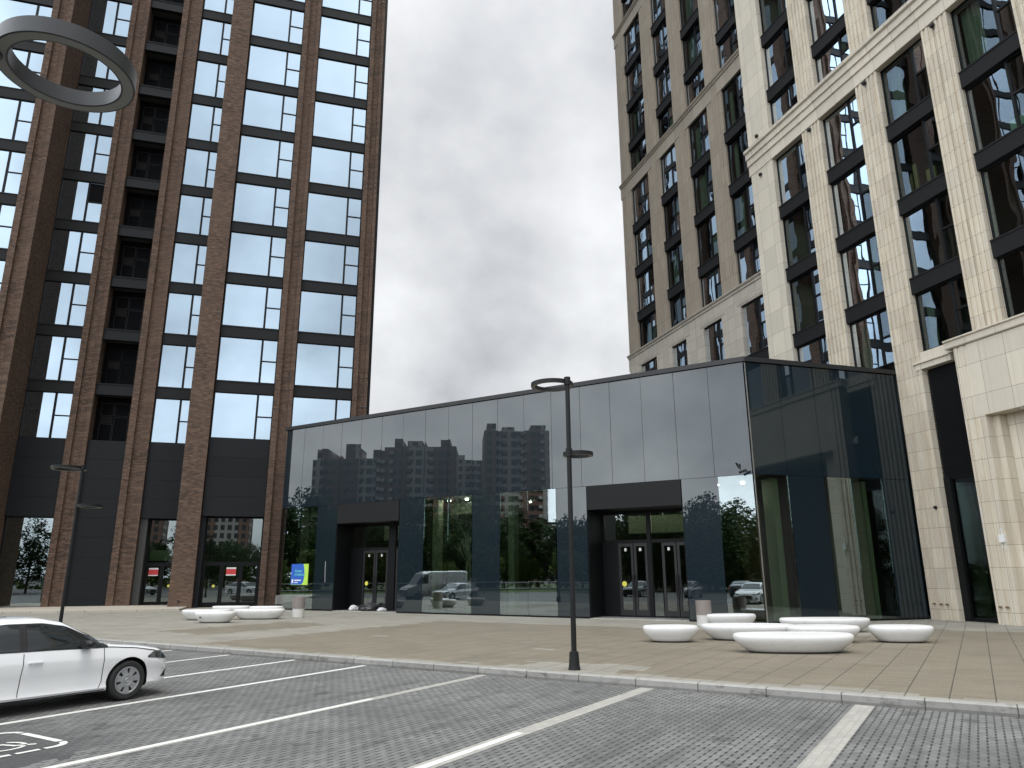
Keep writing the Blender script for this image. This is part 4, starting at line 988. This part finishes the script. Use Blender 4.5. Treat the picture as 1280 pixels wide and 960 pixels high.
def ysurf(x, z, P):
    r = ring_at(x, P)[1:]
    for (y0, z0), (y1, z1) in zip(r, r[1:]):
        if z0 <= z <= z1 and z1 > z0: return y0+(y1-y0)*(z-z0)/(z1-z0)
    return r[-1][0]
def ztop(x, y, P):
    r = ring_at(x, P)[8:]; y = abs(y)
    for (y0, z0), (y1, z1) in zip(r, r[1:]):
        if y1 <= y <= y0: return z0+(z1-z0)*((y0-y)/(y0-y1) if y0 > y1 else 0)
    return r[-1][1]
def build_car(label, paint, P=SEDAN, name='parked_car', fa=1.40, ra=-1.40, wr=.33):
    r0 = root(name, (0, 0, 0), label, 'car', 'cars parked around the plaza')
    xs = [-2.42, -2.41, -2.39, -2.35]+[-2.3+i*.075 for i in range(61)]+[2.24, 2.28, 2.31, 2.335, 2.35, 2.36]
    m_ = MB(); rings = []
    for x in xs:
        r = ring_at(x, P); full = [(y, z) for y, z in r]+[(-y, z) for y, z in reversed(r[1:-1])]; rings.append(len(full)); m_.v += [(x, y, z) for y, z in full]
    n = rings[0]
    for i in range(len(xs)-1):
        for j in range(n):
            j2 = (j+1) % n; m_.f.append((i*n+j, i*n+j2, (i+1)*n+j2, (i+1)*n+j)); m_.mi.append(0)
    m_.f += [tuple(range(n)), tuple((len(xs)-1)*n+j for j in range(n))]; m_.mi += [0, 0]
    me = m_.mesh('car_body', [paint, M['black_trim']])
    bo = bpy.data.objects.new('body', me); COL.objects.link(bo)
    cut = MB()
    for ax in (fa, ra):
        for s_ in (-1, 1): cut.lathe([(wr+.055, s_*.55), (wr+.055, s_*1.2)], (ax, 0, wr+.005), 40, 'y', mi=0)
    cme = cut.mesh('cut', [M['black_trim']]); co = bpy.data.objects.new('cut', cme); COL.objects.link(co)
    md = bo.modifiers.new('b', 'BOOLEAN'); md.operation = 'DIFFERENCE'; md.object = co; md.solver = 'EXACT'
    try: md.material_mode = 'TRANSFER'
    except Exception: pass
    bpy.context.view_layer.update()
    nm = bpy.data.meshes.new_from_object(bo.evaluated_get(bpy.context.evaluated_depsgraph_get()))
    bo.modifiers.clear(); bo.data = nm; bpy.data.objects.remove(co)
    for p in nm.polygons: p.use_smooth = True
    try: nm.set_sharp_from_angle(angle=R_(38))
    except Exception: pass
    bo.parent = r0
    def side(name, x0, x1, lo, hi, mat, off=.006, nu=26, nv=8, parent=None, both=(-1, 1), lab=None):
        for s_ in both:
            g_ = MB()
            def fn(u, v):
                x = x0+(x1-x0)*u; a, b = lo(x), hi(x); z = a+(max(b, a+.002)-a)*v
                return (x, s_*(ysurf(x, z, P)+off), z)
            g_.grid(fn, nu, nv); obj(name, g_, mat, parent or r0, smooth=True, label=lab)
    # roof line of the glass area
    glo = lambda x: interp(x, P['belt'])+.012
    ghi = lambda x: glo(x)+max(.0, (interp(x, P['top'])-interp(x, P['belt']))*.80-.02)
    side('window_trim', -1.93, .98, lambda x: glo(x)-.018, lambda x: ghi(x)+.018, M['black_trim'], .004, 60, 10)
    side('side_window', -.33, .86, glo, ghi, M['car_glass'], .008); side('side_window', -1.32, -.44, glo, ghi, M['car_glass'], .008); side('side_window', -1.76, -1.40, glo, ghi, M['car_glass'], .008)
    ws = lambda a, b: MB().grid(lambda u, v: ((lambda x, w_: (x, w_*(2*v-1), ztop(x, w_*(2*v-1), P)+.006))(a+(b-a)*u, (.70+.10*abs(u if b > a else u))*interp(a+(b-a)*u, P['wid'])*(.78+.16*((a+(b-a)*u-min(a, b))/abs(b-a)) if b > a else 1))), 14, 16)
    def screen(a, b, wa, wb):
        return MB().grid(lambda u, v: ((lambda x, w_: (x, w_*(2*v-1), ztop(x, w_*(2*v-1), P)+.006))(a+(b-a)*u, wa+(wb-wa)*u)), 14, 16)
    obj('windscreen', screen(.28, .98, .56, .74), M['car_glass'], r0, smooth=True); obj('rear_window', screen(-1.85, -1.28, .70, .56), M['car_glass'], r0, smooth=True)
    def seam(pts, w=.012):
        for s_ in (-1, 1):
            g_ = MB(); k = len(g_.v)
            for x, z in pts: g_.v += [(x-w/2, s_*(ysurf(x, z, P)+.003), z), (x+w/2, s_*(ysurf(x, z, P)+.003), z)]
            for i in range(len(pts)-1): g_.f.append((2*i, 2*i+1, 2*i+3, 2*i+2)); g_.mi.append(0)
            obj('door_seam', g_, M['black_trim'], r0)
    zr = [.26+i*.033 for i in range(21)]
    seam([(.93-.03*(z-.26)-max(0, .36-z)*.5, z) for z in zr]); seam([(-.385+.02*(z-.6), z) for z in zr]); seam([(-1.2-.25*max(0, z-.62)+(0 if z > .6 else (.6-z)*.35), z) for z in zr if z > .3])
    side('sill_trim', -1.0, 1.0, lambda x: .205, lambda x: .235, M['black_trim'], .004, 20, 2)
    for s_ in (-1, 1):
        for hx in (-.20, -1.08):
            y = ysurf(hx, .78, P); g_ = MB().box(hx-.11, hx+.11, s_*(y+.012), s_*(y+.036), .765, .79).box(hx-.10, hx-.08, s_*(y-.01), s_*(y+.012), .768, .787).box(hx+.08, hx+.10, s_*(y-.01), s_*(y+.012), .768, .787)
            bevel(obj('door_handle', g_, paint, r0), .006)
        y = ysurf(.72, .95, P)
        g_ = MB().lathe([(0, -.1), (.05, -.085), (.075, -.03), (.08, .02), (.06, .06), (0, .07)], (.60, s_*(y+.12), 1.0), 16, 'x', sx=1.25, sy=.85); mo = obj('wing_mirror', g_, M['black_trim'], r0, smooth=60)
        obj('mirror_base', MB().box(.56, .66, s_*(y-.03), s_*(y+.1), .93, .965).lathe([(.0, -.112), (.075, -.105), (.08, -.06), (0, -.06)], (.60, s_*(y+.12), 1.0), 16, 'x', sx=1.25, sy=.85), M['black_trim'], mo)
        # headlight, fog slot, rear light
    side('headlight', 1.74, 2.33, lambda x: .605+.13*(2.33-x), lambda x: interp(x, [(1.72, .70), (1.9, .79), (2.05, .775), (2.33, .665)]) , m_glass('headlight_glass', .12, base=(.045, .048, .05), edge=.2), .006, 18, 6)
    side('bonnet_gap', .95, 1.9, lambda x: interp(x, P['belt'])-.004, lambda x: interp(x, P['belt'])+.010, M['black_trim'], .0035, 24, 1)
    side('bumper_vent', 2.10, 2.275, lambda x: .31+.0*(x-2.1), lambda x: .32+.22*max(0, (x-2.1)/.175)**1.2, M['black_trim'], .005, 12, 6)
    side('rear_light', -2.38, -2.05, lambda x: .78, lambda x: .90, M['red'], .006, 8, 4)
    obj('grille', MB().grid(lambda u, v: (2.37, .42*(2*u-1), .33+.26*v), 6, 3), M['black_trim'], r0)
    # wheels
    for ax in (fa, ra):
        for s_ in (-1, 1):
            yo = .90*s_; yi = .68*s_
            t = MB().lathe([(.20, yi), (.305, yi), (wr-.008, yi+s_*.02), (wr, yi+s_*.05), (wr, yo-s_*.045), (wr-.010, yo-s_*.018), (.29, yo), (.235, yo-s_*.006), (.222, yo-s_*.02), (.2, yo-s_*.05)], (ax, 0, wr), 48, 'y')
            wh = obj('wheel', t, M['rubber'], r0, smooth=True)
            f = MB().lathe([(0, yo-s_*.018), (.035, yo-s_*.006), (.05, yo-s_*.016), (.085, yo-s_*.008), (.115, yo-s_*.012), (.12, yo-s_*.03)], (ax, 0, wr), 24, 'y', caps=False).lathe([(.195, yo-s_*.02), (.212, yo-s_*.008), (.226, yo-s_*.012), (.226, yo-s_*.05)], (ax, 0, wr), 48, 'y', caps=False)
            for i in range(7):
                a = 2*math.pi*i/7+.2
                def P3(r, da, dy): return (ax+r*math.cos(a+da), yo+s_*dy, wr+r*math.sin(a+da))
                f.quad([P3(.06, -.43, -.014), P3(.06, .43, -.014), P3(.205, .30, -.012), P3(.205, -.30, -.012)])
                f.quad([P3(.06, .43, -.014), P3(.06, .44, -.045), P3(.205, .305, -.045), P3(.205, .30, -.012)]); f.quad([P3(.06, -.43, -.014), P3(.06, -.44, -.045), P3(.205, -.305, -.045), P3(.205, -.30, -.012)])
            obj('hubcap', f, M['hub'], wh); obj('brake_backing', MB().lathe([(0, yo-s_*.06), (.2, yo-s_*.06)], (ax, 0, wr), 24, 'y', caps=False), M['black_trim'], wh)
    return r0
def place(o, s_, n_, z=-.15, hdg=None):
    x, y, _ = PF(s_, n_, 0); a = math.atan2(-PN[1], -PN[0]) if hdg is None else hdg
    o.location = (x, y, z); o.rotation_euler = (0, 0, a)
car = build_car('white saloon car parked nose towards the kerb below the brick tower', M['car_white'])
place(car, 6.50, 24.48)
def copy_tree(o, parent=None, label=None, remap=None):
    c = o.copy(); COL.objects.link(c)
    if parent is not None: c.parent = parent
    if label: c['label'] = label
    if remap and c.type == 'MESH' and any(m == remap[0] for m in c.data.materials):
        key = c.data.name+'_'+remap[1].name
        if key not in bpy.data.meshes:
            d = c.data.copy(); d.name = key
            for i, m in enumerate(d.materials):
                if m == remap[0]: d.materials[i] = remap[1]
        c.data = bpy.data.meshes[key]
    for ch in list(o.children): copy_tree(ch, c, None, remap)
    return c
extra = [(14.5, 33.5, 'silver saloon car behind the viewer mirrored in the wide entrance', 'car_silver', 0), (20.6, 34.0, 'dark saloon car behind the viewer mirrored by the street lamp', 'car_dark', 0), (-10.0, 36, 'silver saloon car behind the viewer mirrored in the corner pane', 'car_silver', 1), (2.5, 39, 'white saloon car behind the viewer mirrored in the tower doors', 'car_white', 1), (30.0, 20.0, 'silver saloon car out past the lamp mirrored in the tower doors', 'car_silver', 0), (11.2, 40, 'dark saloon car in the back row mirrored in the panels', 'car_dark', 1)]
for s_, n_, lab, mt, flip in extra:
    c = copy_tree(car, None, lab, (M['car_white'], M[mt]))
    place(c, s_, n_, hdg=math.atan2(-PN[1], -PN[0])+(math.pi if flip else 0)+random.uniform(-.03, .03))
# delivery van at the west edge, just outside the photograph, mirrored in the pavilion
van = root('delivery_van', (-18.6, 37.0, -.15), 'white delivery van mirrored in the panes next to the narrower entrance', 'van', rz=R_(70))
b = MB(); prof = [(-2.8, .35), (-2.8, 2.3), (-2.6, 2.42), (.8, 2.42), (1.3, 2.25), (1.9, 1.35), (2.6, 1.1), (2.75, .9), (2.75, .35)]
k = len(b.v)
for y in (-.98, .98): b.v += [(x, y, z) for x, z in prof]
nP = len(prof)
for i in range(nP): b.f.append((i, (i+1) % nP, nP+(i+1) % nP, nP+i)); b.mi.append(0)
b.f += [tuple(range(nP)), tuple(range(nP, 2*nP))]; b.mi += [0, 0]
bevel(obj('body', b, M['car_silver'], van), .12, 3)
for s_ in (-1, 1):
    obj('side_window', MB().quad([(1.0, s_*.985, 1.4), (1.85, s_*.985, 1.4), (1.35, s_*.985, 2.1), (1.0, s_*.985, 2.15)]), M['car_glass'], van)
    for ax in (1.8, -1.7): obj('wheel', MB().lathe([(0, s_*.75), (.34, s_*.75), (.35, s_*.99), (.2, s_*1.0), (0, s_*1.0)], (ax, 0, .35), 28, 'y'), M['rubber'], van)
obj('windscreen', MB().quad([(1.36, -.85, 2.18), (1.36, .85, 2.18), (1.93, .9, 1.36), (1.93, -.9, 1.36)]), M['car_glass'], van)

# ------------------------------------------------------------------ surroundings mirrored in the glass
def make_tree(h, r, leaf, seed, nclump=150, per=40, size=.38):
    rnd = random.Random(seed); t = MB(); t.tube((0, 0, -.2), (rnd.uniform(-.2, .2), rnd.uniform(-.2, .2), h*.45), .16*h/9, .10*h/9); c0 = Vector((0, 0, h*.45))
    cl = []
    for i in range(nclump):
        while True:
            p = Vector((rnd.uniform(-1, 1), rnd.uniform(-1, 1), rnd.uniform(-1, 1)))
            if p.length < 1: break
        p = Vector((p.x*r, p.y*r, h*.53+p.z*h*.45)); cl.append((p, rnd.uniform(.5, 1.0)*r*.30))
        if i % 5 == 0: t.tube(c0-Vector((0, 0, h*.1)), p, .05*h/9, .02, 5)
    L = MB()
    for p, q in cl:
        for j in range(per):
            d = Vector((rnd.gauss(0, 1), rnd.gauss(0, 1), rnd.gauss(0, .8))).normalized()*q*rnd.uniform(.5, 1.05); c = p+d
            a = Vector((rnd.gauss(0, 1), rnd.gauss(0, 1), rnd.gauss(0, 1))).normalized(); b = a.orthogonal().normalized(); s_ = size*rnd.uniform(.6, 1.2)
            L.quad([c-a*s_*.5, c+b*s_*.35, c+a*s_*.5, c-b*s_*.35])
    return L, t, leaf
kinds = []
for i, (h, r, lf) in enumerate(((11.0, 3.6, 'leaf'), (9.0, 3.2, 'leaf'), (7.0, 3.0, 'leaf2'))):
    L, t, leaf = make_tree(h, r, lf, 20+i)
    ml = bpy.data.meshes.new('crown'); ml.from_pydata(L.v, [], L.f); ml.materials.append(M[leaf]); mt_ = t.mesh('trunk', M['bark']); kinds.append((ml, mt_))
def tree(x, y, kind, sc, label):
    r0 = root('tree', (x, y, -.15), label, 'tree', 'trees beyond the car park', rz=random.uniform(0, 6.28)); r0.scale = (sc, sc, sc*random.uniform(.9, 1.15))
    for nm, me in zip(('crown', 'trunk'), kinds[kind]):
        o = bpy.data.objects.new(nm, me); COL.objects.link(o); o.parent = r0
names = ['tall dark broadleaf tree of the belt mirrored in the pavilion', 'rounded dark tree of the belt mirrored in the pavilion', 'low pale green tree of the belt mirrored in the pavilion']
spots = []
for i in range(34): spots.append((-67+random.uniform(-4, 4), -14+i*3.1, random.choice((0, 0, 1)), random.uniform(1.0, 1.25)))
for i in range(14): spots.append((-57+random.uniform(-3, 3), -2+i*5.8, 2, random.uniform(.55, .9)))
for i in range(20): spots.append((random.uniform(-52, -32), random.uniform(-18, 12), random.choice((0, 1)), random.uniform(.8, 1.05)))
for i in range(14): spots.append((-34+i*4.6, -46+random.uniform(-4, 4), random.choice((0, 1)), random.uniform(.8, 1.1)))
for x, y, kd, sc in spots: tree(x, y, kd, sc, names[kd])
tag(obj('grass_verge', MB().quad([(-110, -70, -.148), (-45, -30, -.148), (-40, 95, -.148), (-110, 110, -.148)]), M['grass']), kind='stuff')
# undergrowth filling the foot of the belt
hb = MB(); rnd = random.Random(5)
for i in range(9000):
    u = rnd.random(); y0 = -60+u*160; x0 = -60+rnd.gauss(0, 2.0)+(6*math.sin(u*9)); z0 = rnd.random()**.7*(2.6+1.4*math.sin(u*31)+.9*math.sin(u*77))
    if i % 3 == 0: x0 = -60+u*120; y0 = -42+rnd.gauss(0, 2.0)
    c = Vector((x0, y0, z0-.1)); a = Vector((rnd.gauss(0, 1), rnd.gauss(0, 1), rnd.gauss(0, 1))).normalized(); b = a.orthogonal().normalized(); q_ = rnd.uniform(.4, .9)
    hb.quad([c-a*q_*.5, c+b*q_*.4, c+a*q_*.5, c-b*q_*.4])
me = bpy.data.meshes.new('undergrowth'); me.from_pydata(hb.v, [], hb.f); me.materials.append(M['leaf2']); o = bpy.data.objects.new('undergrowth', me); COL.objects.link(o); tag(o, kind='stuff')
# road fence on the west side
fn = wroot('road_fence', (-42, 20, -.15), 'grey tubular rail fence mirrored low in the pavilion glass', 'fence')
f = MB()
for z in (.35, 1.05): f.tube((-42, -15, z), (-38, 75, z), .035, .035)
obj('rail', f, M['pipe_grey'], fn)
for i in range(23): obj('post', MB().tube((-42+4*i/22, -15+90*i/22, -.15), (-42+4*i/22, -15+90*i/22, 1.1), .04, .04), M['pipe_grey'], fn)
def m_block(name, wall, band):
    t = NT(name); x, y, z = t.sep(t.pos())[:3]
    v = t.comb(t.math('ADD', x, y), z); bt = t.add('TexBrick', i_Vector=v, i_Scale=1.0); bt.offset = 0.0
    for k, q in (('Mortar Size', .55), ('Mortar Smooth', .05), ('Bias', 0.0), ('Brick Width', 2.7), ('Row Height', 3.0)): bt.inputs[k].default_value = q
    bt.inputs['Color1'].default_value = (.05, .055, .06, 1); bt.inputs['Color2'].default_value = (.10, .10, .10, 1); bt.inputs['Mortar'].default_value = (*wall, 1)
    w = t.math('GREATER_THAN', t.math('SINE', t.math('MULTIPLY', t.math('ADD', x, y), .42)), .25)
    c = t.mix(t.math('MULTIPLY', w, bt.outputs['Fac']), bt.outputs['Color'], band)
    return t.done(t.pbsdf(c, .8))
bm1 = m_block('red_block_facade', (.30, .17, .14), (.66, .63, .58)); bm2 = m_block('pale_block_facade', (.60, .58, .54), (.33, .20, .16))
def tower_block(x, y, w, d, h, mat, rz, label, steps):
    r0 = root('apartment_block', (x, y, -.15), label, 'apartment block', 'apartment blocks across the road', rz=rz)
    obj('wall', MB().box(-w/2, w/2, -d/2, d/2, 0, h), mat, r0)
    for i, (a, b, e) in enumerate(steps): obj('roof_block', MB().box(a, b, -d/2+1, d/2-1, h, h+e), mat, r0)
    n = int(w/6)
    for i in range(n):
        a = -w/2+3+i*6
        bl = MB()
        for k_ in range(int(h/3)): bl.box(a-1.3, a+1.3, -d/2-1.2, -d/2, 1.5+3*k_, 2.5+3*k_)
        obj('balcony_stack', bl, bm2 if i % 2 else bm1, r0)
    for k_ in range(int(h/3)):
        pass
tower_block(-205, 52, 26, 20, 39, bm1, R_(100), 'stepped red and white apartment block with small turrets mirrored by the narrow entrance', [(-12, -8, 3), (-2, 3, 5), (8, 12, 3.5)])
tower_block(-202, 30, 24, 20, 43, bm1, R_(98), 'red apartment block with arched roof mirrored above the narrow entrance', [(-10, -6, 2.5), (-1, 4, 2), (6, 9, 3)])
tower_block(-236, 8, 26, 20, 44, bm2, R_(96), 'pale apartment block mirrored between its taller neighbours', [(-8, -5, 2), (4, 8, 2)])
tower_block(-195, 0, 22, 18, 48, bm2, R_(95), 'tallest pale apartment block mirrored beside the street lamp', [(-10, -5, 2), (0, 4, 1.5), (7, 10, 2.5)])
tower_block(-22, -200, 16, 18, 34, bm2, 0.05, 'pale rounded apartment block mirrored in the tower doors', [(-6, 6, 3)])
tower_block(8, -215, 34, 18, 20, bm1, 0.0, 'lower red apartment block mirrored in the tower doors', [(-6, 6, 2)])
tower_block(-62, -210, 30, 18, 24, bm2, 0.0, 'broad pale apartment block mirrored in the low tower window', [(-6, 6, 2)])

# ------------------------------------------------------------------ sky, sun, camera
w = bpy.data.worlds.new('World'); S.world = w; w.use_nodes = True
nt = w.node_tree; nt.nodes.clear()
T = NT.__new__(NT); T.t = nt; T.n = nt.nodes
out = nt.nodes.new('ShaderNodeOutputWorld')
SKY_GAIN = 4.3
SUN_EL, SUN_AZ = R_(72), YAW+math.pi-R_(35)       # behind the viewer, a little to the left
sky = T.add('TexSky', sky_type='NISHITA', sun_disc=False, sun_elevation=SUN_EL, sun_rotation=SUN_AZ, air_density=1.0, dust_density=2.5, ozone_density=1.0)
bg1 = T.add('Background', i_0=sky.outputs[0], i_1=.10)
tc = T.add('TexCoord').outputs['Generated']
sp = T.sep(tc); x, y, z = sp[0], sp[1], sp[2]
zz = T.math('ADD', T.math('MAXIMUM', z, 0.0), .75)
cv = T.comb(T.math('DIVIDE', x, zz), T.math('DIVIDE', y, zz), 0.0)
n1 = T.noise(cv, 3.4, 6, .5); n2 = T.noise(cv, 1.5, 3, .5); n3 = T.noise(cv, 8.0, 5, .55)
nmix = T.math('ADD', T.math('ADD', T.math('MULTIPLY', n1, .5), T.math('MULTIPLY', n2, .38)), T.math('MULTIPLY', n3, .12))
dk = T.ramp(nmix, [(.39, (.36, .372, .388)), (.45, (.50, .51, .525)), (.51, (.64, .648, .662)), (.59, (.82, .83, .842))])
# the sky is brightest low in the west, outside the view
dt = T.add('VectorMath', operation='DOT_PRODUCT', i_0=tc); dt.inputs[1].default_value = (-.93, -.35, .08)
bk = T.ramp(T.math('MULTIPLY_ADD', dt.outputs['Value'], .5, .5), [(.45, (.25, .25, .25)), (.72, (.55, .575, .60)), (.92, (.86, .885, .91))])
up = T.math('ADD', 1.0, T.math('MULTIPLY', T.math('POWER', T.math('MAXIMUM', z, 0.0), 3.0), .8))
cc = T.mix(1.0, dk, bk, 'MULTIPLY')
vm = T.add('VectorMath', operation='SCALE', i_0=cc); T.set(vm.inputs['Scale'], T.math('MULTIPLY', up, SKY_GAIN)); cc = vm.outputs[0]
bg2 = T.add('Background', i_0=cc, i_1=1.0)
ms = T.add('MixShader', i_0=.90); nt.links.new(bg1.outputs[0], ms.inputs[1]); nt.links.new(bg2.outputs[0], ms.inputs[2]); nt.links.new(ms.outputs[0], out.inputs[0])
sun = bpy.data.lights.new('sun', 'SUN'); sun.energy = 1.3; sun.angle = R_(25); sun.color = (1, .965, .9)
so = bpy.data.objects.new('sun', sun); COL.objects.link(so)
dv = Vector((math.sin(SUN_AZ)*math.cos(SUN_EL), math.cos(SUN_AZ)*math.cos(SUN_EL), math.sin(SUN_EL)))
so.rotation_euler = dv.to_track_quat('Z', 'Y').to_euler(); so.location = (0, -10, 60)

cam = bpy.data.cameras.new('camera'); cam.sensor_width = 36; cam.lens = F_PX/1280*36; cam.clip_end = 3000; cam.clip_start = .05
co = bpy.data.objects.new('camera', cam); COL.objects.link(co)
co.matrix_world = Matrix(((R2.x, U2.x, -FW.x, 0), (R2.y, U2.y, -FW.y, 0), (R2.z, U2.z, -FW.z, H), (0, 0, 0, 1)))
S.camera = co
S.view_settings.view_transform = 'Standard'; S.view_settings.look = 'None'; S.view_settings.exposure = 0.15; S.view_settings.gamma = 1
S.cycles.max_bounces = 8; S.cycles.glossy_bounces = 4; S.cycles.diffuse_bounces = 3; S.cycles.transparent_max_bounces = 12; S.cycles.caustics_reflective = False; S.cycles.caustics_refractive = False
S.cycles.sample_clamp_indirect = 3.0
try: S.cycles.use_denoising = True
except Exception: pass
